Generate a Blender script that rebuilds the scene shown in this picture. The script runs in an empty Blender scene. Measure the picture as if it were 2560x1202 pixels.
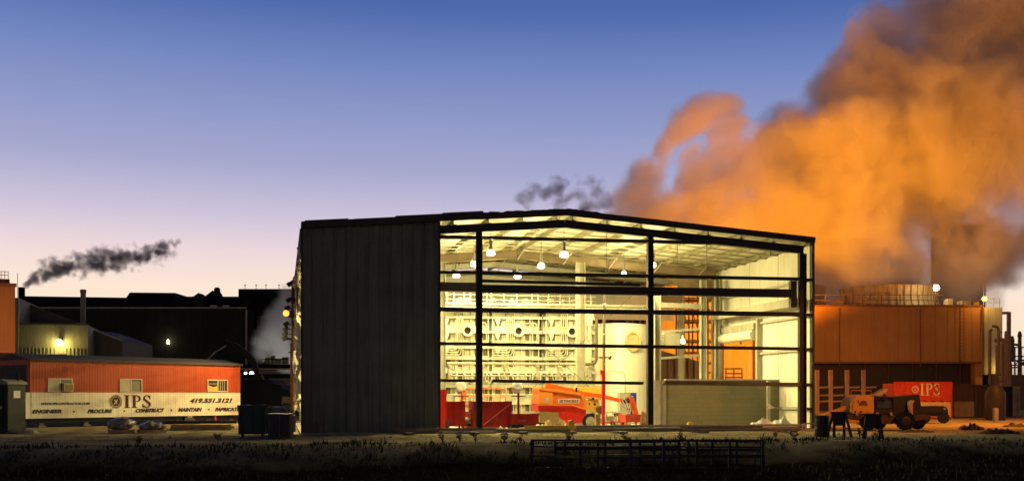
import bpy, bmesh, math, random
import numpy as np
from mathutils import Vector, Matrix, noise as mnoise
R = math.radians
S = bpy.context.scene
COL = S.collection
# ------------------------------------------------------------ camera
F = 2800.0; HZ = 985.0; EYE = 1.6
cd = bpy.data.cameras.new("camera"); cam = bpy.data.objects.new("camera", cd); COL.objects.link(cam)
cam.location = (0, 0, EYE); cam.rotation_euler = (R(90), 0, 0)
cd.sensor_width = 36; cd.lens = 36*F/2560; cd.shift_y = (HZ-601)/2560
cd.clip_start = 0.3; cd.clip_end = 3000
S.camera = cam
S.view_settings.view_transform = 'Standard'; S.view_settings.look = 'None'
S.view_settings.exposure = 0; S.view_settings.gamma = 1
S.render.engine = 'CYCLES'
cy = S.cycles
cy.use_denoising = True
cy.max_bounces = 8; cy.diffuse_bounces = 4; cy.glossy_bounces = 3; cy.transmission_bounces = 4
cy.volume_bounces = 3; cy.transparent_max_bounces = 12
cy.volume_step_rate = 1.0; cy.volume_max_steps = 256
cy.sample_clamp_indirect = 6; cy.sample_clamp_direct = 0
# ------------------------------------------------------------ dusk sky
W = bpy.data.worlds.new("World"); S.world = W; W.use_nodes = True
nt = W.node_tree; nt.nodes.clear(); N = nt.nodes.new; L = nt.links.new
out = N('ShaderNodeOutputWorld'); bg = N('ShaderNodeBackground'); L(bg.outputs[0], out.inputs[0])
tc = N('ShaderNodeTexCoord'); sp = N('ShaderNodeSeparateXYZ'); L(tc.outputs['Generated'], sp.inputs[0])
m1 = N('ShaderNodeMath'); m1.operation = 'MULTIPLY_ADD'; L(sp.outputs['X'], m1.inputs[0]); m1.inputs[1].default_value = 0.018
L(sp.outputs['Z'], m1.inputs[2])
ramp = N('ShaderNodeValToRGB'); L(m1.outputs[0], ramp.inputs[0])
def lin(c): return tuple(((v/255)/12.92 if v/255 <= .04045 else ((v/255+.055)/1.055)**2.4) for v in c)+(1,)
cr = ramp.color_ramp
stops = [(0.0, (150,118,105)), (0.05, (255,230,200)), (0.085, (254,231,211)), (0.118, (238,217,219)), (0.15, (205,196,218)), (0.19, (168,170,207)),
         (0.235, (143,154,200)), (0.28, (113,134,192)), (0.32, (80,109,173)), (0.36, (62,94,163)), (0.46, (28,44,92)), (1.0, (8,14,36))]
cr.elements[0].position = 0; cr.elements[0].color = lin(stops[0][1]); cr.elements[1].position = 1; cr.elements[1].color = lin(stops[-1][1])
for p, c in stops[1:-1]:
    e = cr.elements.new(p); e.color = lin(c)
L(ramp.outputs[0], bg.inputs[0]); bg.inputs[1].default_value = 1.0
# the glow of dusk stands in one part of the sky only: the sky behind the viewer is darker
m2 = N('ShaderNodeMapRange'); m2.inputs[1].default_value = -0.3; m2.inputs[2].default_value = 0.75; m2.inputs[3].default_value = 0.42; m2.inputs[4].default_value = 1.0
L(sp.outputs['Y'], m2.inputs[0]); L(m2.outputs[0], bg.inputs[1])
# ------------------------------------------------------------ materials
MATS = {}
def mat(name, col, rough=.7, metal=0, var=.12, scale=3.0, bump=0.0, bscale=30, spec=.3, emit=None, estr=0, dirt=0, srgb=False, coords='Object'):
    if name in MATS: return MATS[name]
    m = bpy.data.materials.new(name); m.use_nodes = True; t = m.node_tree; b = t.nodes['Principled BSDF']
    c = lin(col) if srgb else tuple(col)+(1,)
    b.inputs['Roughness'].default_value = rough; b.inputs['Metallic'].default_value = metal
    b.inputs['Specular IOR Level'].default_value = spec
    tcn = t.nodes.new('ShaderNodeTexCoord')
    nz = t.nodes.new('ShaderNodeTexNoise'); nz.inputs['Scale'].default_value = scale; nz.inputs['Detail'].default_value = 5; nz.inputs['Roughness'].default_value = .6
    t.links.new(tcn.outputs[coords], nz.inputs['Vector'])
    mx = t.nodes.new('ShaderNodeMix'); mx.data_type = 'RGBA'; mx.blend_type = 'MULTIPLY'; mx.inputs[0].default_value = 1
    mx.inputs[6].default_value = c
    mr = t.nodes.new('ShaderNodeMapRange'); mr.inputs[1].default_value = .3; mr.inputs[2].default_value = .7
    mr.inputs[3].default_value = 1-var; mr.inputs[4].default_value = 1+var*.5
    t.links.new(nz.outputs[0], mr.inputs[0]); t.links.new(mr.outputs[0], mx.inputs[7])
    t.links.new(mx.outputs[2], b.inputs['Base Color'])
    if dirt:
        # rain streaks and grime: stretched noise
        mp = t.nodes.new('ShaderNodeMapping'); mp.inputs['Scale'].default_value = (4, 4, .25); t.links.new(tcn.outputs[coords], mp.inputs[0])
        n2 = t.nodes.new('ShaderNodeTexNoise'); n2.inputs['Scale'].default_value = 1.2; n2.inputs['Detail'].default_value = 6; t.links.new(mp.outputs[0], n2.inputs['Vector'])
        r2 = t.nodes.new('ShaderNodeMapRange'); r2.inputs[1].default_value = .45; r2.inputs[2].default_value = .7; r2.inputs[3].default_value = 1; r2.inputs[4].default_value = 1-dirt
        t.links.new(n2.outputs[0], r2.inputs[0])
        x2 = t.nodes.new('ShaderNodeMix'); x2.data_type = 'RGBA'; x2.blend_type = 'MULTIPLY'; x2.inputs[0].default_value = 1
        t.links.new(mx.outputs[2], x2.inputs[6]); t.links.new(r2.outputs[0], x2.inputs[7]); t.links.new(x2.outputs[2], b.inputs['Base Color'])
    if bump:
        n3 = t.nodes.new('ShaderNodeTexNoise'); n3.inputs['Scale'].default_value = bscale; n3.inputs['Detail'].default_value = 4; t.links.new(tcn.outputs[coords], n3.inputs['Vector'])
        bp = t.nodes.new('ShaderNodeBump'); bp.inputs['Strength'].default_value = bump; bp.inputs['Distance'].default_value = .05
        t.links.new(n3.outputs[0], bp.inputs['Height']); t.links.new(bp.outputs[0], b.inputs['Normal'])
    if emit:
        b.inputs['Emission Color'].default_value = tuple(emit)+(1,); b.inputs['Emission Strength'].default_value = estr
    MATS[name] = m; return m
# ------------------------------------------------------------ mesh builder
class MB:
    def __init__(s): s.v = []; s.f = []
    def add(s, vs, fs):
        o = len(s.v); s.v += [tuple(p) for p in vs]; s.f += [tuple(i+o for i in f) for f in fs]; return s
    def box(s, x0, x1, y0, y1, z0, z1):
        return s.add([(x0,y0,z0),(x1,y0,z0),(x1,y1,z0),(x0,y1,z0),(x0,y0,z1),(x1,y0,z1),(x1,y1,z1),(x0,y1,z1)],
                     [(0,3,2,1),(4,5,6,7),(0,1,5,4),(1,2,6,5),(2,3,7,6),(3,0,4,7)])
    def cbox(s, c, d):
        return s.box(c[0]-d[0]/2, c[0]+d[0]/2, c[1]-d[1]/2, c[1]+d[1]/2, c[2]-d[2]/2, c[2]+d[2]/2)
    def beam(s, a, b, w, h=None, up=(0,0,1)):       # rectangular bar between two points
        h = h or w; a = Vector(a); b = Vector(b); d = (b-a).normalized(); up = Vector(up)
        if abs(d.dot(up)) > .98: up = Vector((0,1,0))
        x = d.cross(up).normalized(); y = x.cross(d)
        p = [a+x*i*w/2+y*j*h/2 for i, j in ((-1,-1),(1,-1),(1,1),(-1,1))]+[b+x*i*w/2+y*j*h/2 for i, j in ((-1,-1),(1,-1),(1,1),(-1,1))]
        return s.add(p, [(0,3,2,1),(4,5,6,7),(0,1,5,4),(1,2,6,5),(2,3,7,6),(3,0,4,7)])
    def ibeam(s, a, b, w, h, t=.03, up=(0,0,1)):     # I section, web along 'up'
        a = Vector(a); b = Vector(b); d = (b-a).normalized(); up = Vector(up)
        if abs(d.dot(up)) > .98: up = Vector((0,1,0))
        x = d.cross(up).normalized(); y = x.cross(d)
        o = y*(h/2-t/2)
        s.beam(a+o, b+o, w, t, y); s.beam(a-o, b-o, w, t, y); return s.beam(a, b, t*.7, h-2*t, y)
    def tube(s, pts, r, n=8, cap=True):
        pts = [Vector(p) for p in pts]; rs = r if isinstance(r, (list, tuple)) else [r]*len(pts)
        o = len(s.v); prev = None
        for i, p in enumerate(pts):
            d = (pts[min(i+1, len(pts)-1)]-pts[max(i-1, 0)]).normalized()
            if prev is None:
                u = Vector((0,0,1)) if abs(d.z) < .9 else Vector((1,0,0)); x = d.cross(u).normalized()
            else:
                x = (prev-d*prev.dot(d)).normalized()
            prev = x; y = d.cross(x)
            for k in range(n):
                a = 2*math.pi*k/n; s.v.append(tuple(p+(x*math.cos(a)+y*math.sin(a))*rs[i]))
        for i in range(len(pts)-1):
            for k in range(n):
                k2 = (k+1) % n; s.f.append((o+i*n+k, o+i*n+k2, o+(i+1)*n+k2, o+(i+1)*n+k))
        if cap: s.f.append(tuple(o+k for k in reversed(range(n)))); s.f.append(tuple(o+(len(pts)-1)*n+k for k in range(n)))
        return s
    def cyl(s, a, b, r, n=16): return s.tube([a, b], r, n)
    def lathe(s, prof, c=(0,0,0), axis='z', n=24):   # prof (r, h) list
        o = len(s.v)
        for r, h in prof:
            for k in range(n):
                a = 2*math.pi*k/n; q = (r*math.cos(a), r*math.sin(a), h)
                if axis == 'y': q = (q[0], q[2], q[1])
                if axis == 'x': q = (q[2], q[0], q[1])
                s.v.append((c[0]+q[0], c[1]+q[1], c[2]+q[2]))
        for i in range(len(prof)-1):
            for k in range(n):
                k2 = (k+1) % n; s.f.append((o+i*n+k, o+i*n+k2, o+(i+1)*n+k2, o+(i+1)*n+k))
        return s
    def prism(s, poly, y0, y1, plane='xz'):          # outline in xz pushed along y (or 'xy' along z, 'yz' along x)
        n = len(poly); vs = []
        for y in (y0, y1):
            for p in poly:
                vs.append((p[0], y, p[1]) if plane == 'xz' else ((p[0], p[1], y) if plane == 'xy' else (y, p[0], p[1])))
        fs = [tuple(range(n)), tuple(n+i for i in reversed(range(n)))]+[(i, (i+1) % n, n+(i+1) % n, n+i) for i in range(n)]
        return s.add(vs, fs)
    def ribbed(s, a, b, z0, z1, nrm, pitch=.3, depth=.035, top=None, rib=.3):
        # wall sheet from a to b (2d points), ribs along the height; top: function of distance -> z
        a = Vector(a); b = Vector(b); Ln = (b-a).length; d = (b-a)/Ln; nv = Vector(nrm).normalized()
        k = 0; ps = []
        x = 0
        while x < Ln:
            w = pitch*rib
            for dx, q in ((0, 0), (pitch-w, 0), (pitch-w*.75, 1), (pitch-w*.25, 1)):
                if x+dx < Ln: ps.append((x+dx, q*depth))
            x += pitch
        ps.append((Ln, 0)); vs = []; fs = []
        for x, q in ps:
            p = a+d*x+nv*q; zt = top(x) if top else z1
            vs += [(p.x, p.y, z0), (p.x, p.y, zt)]
        for i in range(len(ps)-1): fs.append((2*i, 2*i+2, 2*i+3, 2*i+1))
        # back face gives thickness
        m = len(vs)
        for x in (0, Ln):
            p = a+d*x-nv*.02; zt = top(x) if top else z1
            vs += [(p.x, p.y, z0), (p.x, p.y, zt)]
        if top:
            nmid = 12; vs = vs[:m]
            for i in range(nmid+1):
                x = Ln*i/nmid; p = a+d*x-nv*.02; vs += [(p.x, p.y, z0), (p.x, p.y, top(x))]
            for i in range(nmid): fs.append((m+2*i, m+2*i+1, m+2*i+3, m+2*i+2))
        else: fs.append((m, m+1, m+3, m+2))
        return s.add(vs, fs)
    def build(s, name, material, parent=None, loc=None, rot=None, smooth=False, bevel=0):
        me = bpy.data.meshes.new(name); me.from_pydata(s.v, [], s.f); me.update()
        bm = bmesh.new(); bm.from_mesh(me); bmesh.ops.recalc_face_normals(bm, faces=bm.faces)
        if bevel:
            bmesh.ops.bevel(bm, geom=[e for e in bm.edges if len(e.link_faces) == 2 and e.calc_face_angle(0) > .6], offset=bevel, segments=2, affect='EDGES', clamp_overlap=True)
        bm.to_mesh(me); bm.free()
        if smooth:
            me.polygons.foreach_set('use_smooth', [True]*len(me.polygons))
            try: me.set_sharp_from_angle(angle=R(35))
            except Exception: pass
        me.materials.append(material if not isinstance(material, str) else MATS[material])
        o = bpy.data.objects.new(name, me); COL.objects.link(o)
        if parent: o.parent = parent
        if loc: o.location = loc
        if rot: o.rotation_euler = rot
        return o
def tag(o, label=None, cat=None, group=None, kind=None):
    if label: o['label'] = label
    if cat: o['category'] = cat
    if group: o['group'] = group
    if kind: o['kind'] = kind
    return o
def empty(name, loc, rz=0, label=None, cat=None, group=None, parent=None):
    o = bpy.data.objects.new(name, None); COL.objects.link(o); o.location = loc; o.rotation_euler = (0,0,rz)
    o.empty_display_size = .3
    if parent: o.parent = parent
    return tag(o, label, cat, group)
def copy_tree(o, parent=None):
    c = o.copy(); COL.objects.link(c); c.parent = parent
    for ch in [x for x in list(bpy.data.objects) if x.parent == o]: copy_tree(ch, c)
    return c
def at(px, py, Y):                       # pixel of the photograph + distance -> world point
    return Vector(((px-1280)/F*Y, Y, EYE-(py-HZ)/F*Y))
def lamp(name, kind, loc, energy, col, size=.2, parent=None, spot=None, direction=None, blend=.5):
    ld = bpy.data.lights.new(name, kind); ld.energy = energy; ld.color = col
    if kind != 'SUN': ld.shadow_soft_size = size
    if kind == 'SPOT': ld.spot_size = R(spot or 120); ld.spot_blend = blend
    o = bpy.data.objects.new(name, ld); COL.objects.link(o); o.location = loc
    if direction: o.rotation_euler = Vector(direction).to_track_quat('-Z', 'Y').to_euler()
    if parent: o.parent = parent
    return o
SODIUM = (1.0, .32, .018); WARM = (1.0, .84, .35)
# ------------------------------------------------------------ the building's own frame (u along the front, v to the back)
PHI = R(11.65); P0 = Vector(((757-1280)/F*45.7, 45.7)); U = Vector((math.cos(PHI), math.sin(PHI))); V = Vector((-math.sin(PHI), math.cos(PHI)))
def fu(px, v=0.0):
    t = (px-1280)/F; A = P0+V*v
    return (t*A.y-A.x)/(U.x-t*U.y)
def fv(px, u):
    t = (px-1280)/F; A = P0+U*u
    return (t*A.y-A.x)/(V.x-t*V.y)
def fz(px, py, v=0.0):
    y = (P0+V*v+U*fu(px, v)).y
    return EYE-(py-HZ)/F*y
def fzv(v, u, py): return EYE-(py-HZ)/F*(P0+V*v+U*u).y
def wp(u, v, z=0.0):
    q = P0+U*u+V*v; return Vector((q.x, q.y, z))
WID = fu(2027)
def spot(name, px, v, label, cat, group=None, z=0.0, rz=0.0):
    """Empty at a spot of the building frame; returns (empty, q) with q(px,py,dv) -> local x,z"""
    u0 = fu(px, v); e = empty(name, wp(u0, v, z), PHI+rz, label, cat, group)
    def q(ax, ay, dv=0.0): return (fu(ax, v+dv)-u0, fz(ax, ay, v+dv)-z)
    return e, q
# ------------------------------------------------------------ ground
def gheight(x, y):
    h = 0.0
    p = Vector((x, y))-P0; v = p.dot(V)
    d = -v
    if d > 11.3: h -= .55*min(1, (d-11.3)/2.2)
    if d > 14: h -= .25*min(1, (d-12)/10)
    h += (.03*mnoise.noise(Vector((x*.5, y*.5, 0)))+.05*mnoise.noise(Vector((x*.11, y*.11, 3))))*(1 if d > 6 else .15)
    return min(h, .0) if -1 < d < 2 else h
def gsheet():
    xs = sorted(set([-600,-350,-200,-120,-80,-60]+[x*.8 for x in range(-62, 63)]+[60,80,120,200,350,600]))
    ys = sorted(set([-60,-20,0,6,10]+[12+i*.6 for i in range(70)]+[56,60,66,75,90,110,140,180,250,400,700,1400]))
    vs = [(x, y, gheight(x, y)-.02) for y in ys for x in xs]; n = len(xs)
    fs = [(j*n+i, j*n+i+1, (j+1)*n+i+1, (j+1)*n+i) for j in range(len(ys)-1) for i in range(n-1)]
    m = MB(); m.v = vs; m.f = fs
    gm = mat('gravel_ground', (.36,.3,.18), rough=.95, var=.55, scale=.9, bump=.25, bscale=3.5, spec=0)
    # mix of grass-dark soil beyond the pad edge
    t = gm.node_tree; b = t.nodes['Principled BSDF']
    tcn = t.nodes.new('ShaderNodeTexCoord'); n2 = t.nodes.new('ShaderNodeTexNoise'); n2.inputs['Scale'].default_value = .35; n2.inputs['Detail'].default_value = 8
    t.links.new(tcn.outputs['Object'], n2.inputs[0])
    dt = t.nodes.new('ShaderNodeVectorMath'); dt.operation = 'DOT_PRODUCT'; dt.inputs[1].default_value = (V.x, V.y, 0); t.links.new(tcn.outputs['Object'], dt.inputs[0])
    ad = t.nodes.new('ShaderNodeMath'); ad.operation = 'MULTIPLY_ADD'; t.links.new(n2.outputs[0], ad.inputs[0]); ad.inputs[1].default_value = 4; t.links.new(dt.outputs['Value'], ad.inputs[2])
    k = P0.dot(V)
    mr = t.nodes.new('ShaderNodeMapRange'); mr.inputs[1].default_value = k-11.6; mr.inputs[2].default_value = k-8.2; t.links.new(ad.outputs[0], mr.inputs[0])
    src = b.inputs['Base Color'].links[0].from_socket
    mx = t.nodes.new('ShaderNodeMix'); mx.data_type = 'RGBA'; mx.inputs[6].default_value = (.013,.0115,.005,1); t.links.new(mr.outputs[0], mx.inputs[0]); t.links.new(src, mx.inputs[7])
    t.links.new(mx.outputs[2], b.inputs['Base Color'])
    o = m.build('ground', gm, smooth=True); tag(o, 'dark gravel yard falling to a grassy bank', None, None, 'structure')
gsheet()
conc = mat('concrete', (.46,.43,.34), rough=.75, var=.25, scale=1.2, bump=.15, bscale=8, dirt=.25)
m = MB(); m.box(-.1, WID+.1, -.35, 22, -.35, .02); o = m.build('concrete_slab', conc); o.location = wp(0,0); o.rotation_euler.z = PHI
tag(o, 'pale concrete floor slab of the open steel building', None, None, 'structure')
# pale strip of trodden gravel in front of the slab
# stones, grass
rng = random.Random(4)
def grass():
    m = MB()
    for i in range(22000):
        d = rng.random()**1.3; y = 28+d*12; x = (rng.random()*2-1)*.5*y
        p = Vector((x, y))-P0; v = -p.dot(V)
        if v < 9.6+mnoise.noise(Vector((x*.6, y*.6, 0)))*2.2: continue
        if mnoise.noise(Vector((x*.35, y*.35, 9))) < -.25: continue
        h = rng.uniform(.04, .13)*(.5+2.2*max(0, mnoise.noise(Vector((x*1.3, y*.9, 5)))+.25))*(1.8 if rng.random() < .04 else 1); a = rng.random()*6.28; w = rng.uniform(.006,.014)*(1+y/25)
        lx, ly = rng.uniform(-.5,.5)*h, rng.uniform(-.5,.5)*h; z = gheight(x, y)-.03
        c, s = math.cos(a)*w, math.sin(a)*w
        m.add([(x-c,y-s,z),(x+c,y+s,z),(x+lx*.5+c*.6,y+ly*.5+s*.6,z+h*.6),(x+lx*.5-c*.6,y+ly*.5-s*.6,z+h*.6),(x+lx,y+ly,z+h)], [(0,1,2,3),(3,2,4)])
    o = m.build('grass', mat('dry_grass', (.04,.037,.014), rough=.9, var=.5, scale=2))
    tag(o, 'sparse dry grass on the dark bank in front of the yard', None, None, 'stuff')
grass()
def stones():
    m = MB()
    for i in range(1300):
        x = rng.uniform(-26, 24); d = rng.random(); v = -10*d-.6; 
        q = P0+U*rng.uniform(-18, WID+10)+V*v; r = rng.uniform(.012,.05)*(2.2 if rng.random() < .03 else 1)
        z = gheight(q.x, q.y)-.02; a = rng.random()*3
        vs = [(q.x+r*math.cos(a+k*1.57)*rng.uniform(.7,1.3), q.y+r*math.sin(a+k*1.57)*rng.uniform(.7,1.3), z) for k in range(4)]+[(q.x, q.y, z+r*rng.uniform(.5,1.1))]
        m.add(vs, [(0,1,4),(1,2,4),(2,3,4),(3,0,4)])
    o = m.build('gravel', mat('stones', (.26,.22,.14), rough=.9, var=.5, scale=9)); tag(o, 'loose stones and clods strewn over the yard', None, None, 'stuff')
stones()
def weeds():
    bits = [(1108,8.4),(1150,7.2),(1190,8.2),(1262,7.8),(1300,8.4),(1420,8.2),(1940,8.0),(1985,7.8),(2150,7.6),(2190,7.8),(345,7.8),(545,6.6),(1560,8.2),(1700,8.0)]
    wl = ['below the tall red panel','below the leftmost red bin','below the left wind column','below the largest red bin','above the left end of the racks','below the yellow bollard','at the right end of the racks','right of the racks','before the black barrel','below the farther sawhorse','left of the film wrapped pallets','below the end of the trailer','below the leaning boards','below the middle of the block wall','','','','']
    for wi, (px, v) in enumerate(bits):
        v += 2.4
        m = MB()
        q = wp(fu(px, -v), -v); z = gheight(q.x, q.y)-.03
        for k in range(rng.randint(5, 9)):
            h = rng.uniform(.18, .42); a = rng.random()*6.28; l = rng.uniform(.1,.5)*h
            p1 = Vector((0,0,0)); p2 = Vector((math.cos(a)*l*.4, math.sin(a)*l*.4, h*.6)); p3 = Vector((math.cos(a)*l, math.sin(a)*l, h))
            m.tube([p1,p2,p3], [.007,.005,.003], 4)
            for t in range(6):
                s = p2.lerp(p3, rng.random()); b = rng.random()*6.28; r = rng.uniform(.04,.1)
                m.add([s, s+Vector((math.cos(b)*r, math.sin(b)*r, .03)), s+Vector((math.cos(b+.5)*r*.7, math.sin(b+.5)*r*.7, -.02))], [(0,1,2)])
        o = m.build('weed', mat('weed', (.05,.045,.015), rough=.9)); o.location = (q.x, q.y, z)
        tag(o, 'thin dry weed standing on the pad edge '+wl[wi], 'weed', 'weeds along the yard edge')
weeds()
# ------------------------------------------------------------ the open steel building
dark = mat('dark_primer', (.045,.03,.022), rough=.6, var=.2, scale=2)
primer = mat('brown_primer', (.2,.15,.085), rough=.65, var=.25, scale=2)
khaki = mat('khaki_steel', (.34,.32,.24), rough=.6, var=.15, scale=2, dirt=.2)
pale = mat('pale_liner', (.66,.63,.5), rough=.6, var=.1, scale=1.2, dirt=.12)
galv = mat('galvanised', (.42,.40,.32), rough=.45, var=.15, scale=4, metal=.1)
siding = mat('grey_siding', (.16,.165,.11), rough=.55, var=.22, scale=.8, dirt=.35, spec=.25)
roofm = mat('roof_metal', (.05,.05,.05), rough=.6, var=.2)
bandm = mat('purlin_shade_steel', (.22,.2,.12), rough=.6, var=.3, scale=.7)  # steel darkened so purlins and straps also carry the ceiling's shadow bands
insul = mat('insulation', (.66,.6,.42), rough=.95, var=.3, scale=5, bump=.6, bscale=9)
hall = empty('open_steel_building', wp(0,0), PHI, 'big open gabled steel building with one grey clad bay and a brightly lit inside', 'building')
EH = 8.55; UR = fu(1412); RH = fz(1412, 529); DEP = 20.0
def roofz(u): return EH+(RH-EH)*(u/UR if u < UR else (WID-u)/(WID-UR))
FR = [0.0, 10.3, 15.5, DEP]
for side, (a, b, za, zb) in enumerate(((-.06, UR, EH, RH), (UR, WID+.04, RH, EH))):
    m = MB()    # outer skin with seams
    vs = [(a,-.3,za),(b,-.3,zb),(b,DEP,zb),(a,DEP,za),(a,-.3,za-.05),(b,-.3,zb-.05),(b,DEP,zb-.05),(a,DEP,za-.05)]
    m.add(vs, [(0,1,2,3),(4,7,6,5),(0,4,5,1),(1,5,6,2),(2,6,7,3),(3,7,4,0)])
    v = .1
    while v < DEP: m.beam((a,v,za+.03),(b,v,zb+.03), .04, .05); v += .6
    m.build('roof', roofm, hall)
    m = MB(); m.add([(a+.05,-.22,za-.07),(b,-.22,zb-.07),(b,DEP,zb-.07),(a+.05,DEP,za-.07),(a+.05,-.22,za-.1),(b,-.22,zb-.1),(b,DEP,zb-.1),(a+.05,DEP,za-.1)],
                    [(0,1,2,3),(4,7,6,5),(0,4,5,1),(1,5,6,2),(2,6,7,3),(3,7,4,0)])
    # sagging insulation blankets between the purlins, seams across
    n = 34
    m.build('roof_liner', pale, hall)
    m = MB(); m.beam((a,-.34,za-.09),(b,-.34,zb-.09), .06, .26); m.build('gable_trim', dark, hall)
    # purlins run to the back
    L_ = abs(b-a); k = int(L_/1.45)
    for i in range(k+1):
        u = a+.35+(b-a-.7)*i/k; z = roofz(u)-.24
        m = MB(); m.box(u-.035, u-.028, -.2, DEP, z-.1, z+.1); m.box(u-.035, u+.09, -.2, DEP, z-.107, z-.096); m.box(u-.11, u-.035, -.2, DEP, z+.096, z+.104)
        m.build('purlin', bandm, hall)
    # bracing straps across, made broad and dark to stand in for shadow bands
    v = .9
    while v < DEP:
        m = MB(); m.beam((a+.3, v, roofz(a+.3)-.345),(b-.02, v, roofz(b)-.345), .24, .02); m.build('roof_shade_strap', bandm, hall); v += 1.25
# ragged insulation and flashing left lying along the roof edge
m = MB(); rr = random.Random(8)
for i in range(150):
    t = rr.random(); u = .1+t*(fu(1500)-.1); s = .35 if u > fu(985) else .12
    z = roofz(u); r = rr.uniform(.08,.3)*s*2
    w = rr.uniform(.15,.5)
    m.add([(u-w,-.25,z),(u-w*.4,-.25,z+r*.5),(u+w*.5,-.25,z+r*.5),(u+w,-.25,z),(u-w,.15,z),(u-w*.4,.15,z+r*.5*rr.uniform(.6,1.2)),(u+w*.5,.15,z+r*.5),(u+w,.15,z)],
          [(0,1,2,3),(7,6,5,4),(0,4,5,1),(1,5,6,2),(2,6,7,3)])
for a, b, h in ((fu(762),fu(870),.1),(fu(885),fu(985),.07),(fu(988),fu(1105),.12),(fu(1105),fu(1205),.16)):
    m.beam((a,-.15,roofz(a)+h*.4),(b,-.15,roofz(b)+h*.4), .3, h)
m.build('loose_flashing', roofm, hall)
# frames
def frame(v, matr, depth, w, lo=None):
    zt = .36
    for a, b in ((.35, UR), (UR, WID-.35)):
        m = MB(); hd = depth
        m.ibeam((a, v, roofz(a)-zt-hd/2), (b, v, roofz(b)-zt-hd/2), w, hd, .03); m.build('rafter', matr, hall)
    for u in (.35, WID-.42):
        m = MB(); m.ibeam((u, v, .03), (u, v, roofz(u)-zt-hd), w, .34, .03, up=(1,0,0)); m.box(u-.3,u+.3,v-.2,v+.2,.02,.05); m.build('column', matr, hall)
frame(0.0, dark, .34, .22)
frame(10.3, primer, .42, .25); frame(15.5, khaki, .3, .2); frame(DEP-.1, khaki, .25, .2)
# haunches where the inner rafters meet the right column
for v in (10.3, 15.5):
    m = MB(); m.prism([(WID-3.6, roofz(WID-3.6)-.85), (WID-.5, roofz(WID-.5)-.85), (WID-.5, roofz(WID)-1.9), (WID-.75, roofz(WID)-1.9)], v-.1, v+.1); m.build('haunch', primer, hall)
    m = MB(); m.prism([(3.4, roofz(3.4)-.85), (.5, roofz(.5)-.85), (.5, roofz(0)-1.7), (.75, roofz(0)-1.7)], v-.1, v+.1); m.build('haunch', primer, hall)
# wind columns of the front gable
for px0, px1 in ((1190,1205),(1618,1632)):
    a, b = fu(px0), fu(px1); c = (a+b)/2
    m = MB(); m.ibeam((c,0,.03),(c,0,roofz(c)-.7), .25, b-a, .03, up=(1,0,0)); m.box(c-.22,c+.22,-.2,.2,.02,.05)
    m.build('column', dark, hall)
# girts of the front gable : (px0,py0,px1,py1,height px)
girts = [(1100,592,1190,594,7,dark),(1205,594,1785,607,7,dark),(1100,680,1190,681,6,dark),(1205,682,1998,697,7,dark),
         (1100,772,1190,774,9,dark),(1205,774,1998,785,10,dark),(1100,858,1190,859,7,dark),(1205,860,1998,871,7.5,dark),
         (1100,950,1190,951,6.5,dark),(1230,951,1607,957,7,dark),(1660,956,1998,960,9,primer),
         (2010,699,2030,699,6,dark),(2010,786,2031,786,6,dark),(2010,872,2032,872,6,dark),(2010,961,2033,961,6,dark),(2010,1021,2033,1021,6,dark)]
for x0, y0, x1, y1, h, mt in girts:
    hh = h*47.5/F; a = Vector((fu(x0),-.02,fz(x0,y0))); b = Vector((fu(x1),-.02,fz(x1,y1)))
    m = MB(); m.beam(a+Vector((0,.02,0)), b+Vector((0,.02,0)), .2, hh*.3); 
    m.beam(a+Vector((0,-.09,0)), b+Vector((0,-.09,0)), .02, hh)
    m.beam(a+Vector((0,.11,-hh*.35)), b+Vector((0,.11,-hh*.35)), .012, hh*.5)
    m.build('girt', mt, hall)
# deep crane-door header and its rails
m = MB(); a, b = fu(1205), fu(1972); za0, za1, zb0, zb1 = fz(1205,712), fz(1205,731), fz(1972,723), fz(1972,743)
m.add([(a,-.12,za1),(b,-.12,zb1),(b,-.12,zb0),(a,-.12,za0),(a,.2,za1),(b,.2,zb1),(b,.2,zb0),(a,.2,za0)], [(0,1,2,3),(7,6,5,4),(0,4,5,1),(1,5,6,2),(2,6,7,3),(3,7,4,0)])
m.build('door_header', dark, hall)
m = MB(); m.beam((fu(1205),0,fz(1205,702)),(fu(1600),0,fz(1600,712)), .16, .12); m.build('door_rail', dark, hall)
m = MB(); m.box(fu(1100), fu(1190), -.1, .15, fz(1145,728), fz(1145,706)); m.build('door_header', primer, hall)
m = MB(); m.box(fu(1975), fu(1990), -.1, .15, fz(1980,768), fz(1980,702)); m.build('header_bracket', dark, hall)
# base channel
m = MB(); m.box(fu(1100), WID, -.33, -.2, .02, .1); m.build('base_channel', primer, hall)
# clad bay on the left
ue = fu(1097)
m = MB(); m.ribbed((0,-.13), (ue,-.13), -.28, 0, (0,-1), pitch=.46, depth=.05, top=lambda x: roofz(x)-.1, rib=.22)
m.build('siding', siding, hall)
m = MB(); m.box(ue-.02, ue+.05, -.17, .02, .0, roofz(ue)-.2); m.build('siding_edge', dark, hall)
m = MB(); m.box(-.08, .0, -.2, -.02, -.3, EH-.05); m.build('corner_trim', dark, hall)
m = MB(); m.box(.0, ue, -.1, -.06, -.3, .12); m.build('kick_plate', primer, hall)
m = MB(); m.box(fu(797),fu(807),-.24,-.2,-.25,.45); m.build('post_stub', primer, hall)
# inside face of the clad bay
m = MB(); m.box(.05, ue-.03, -.03, .0, .05, EH-.4); m.build('bay_liner', pale, hall)
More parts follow.
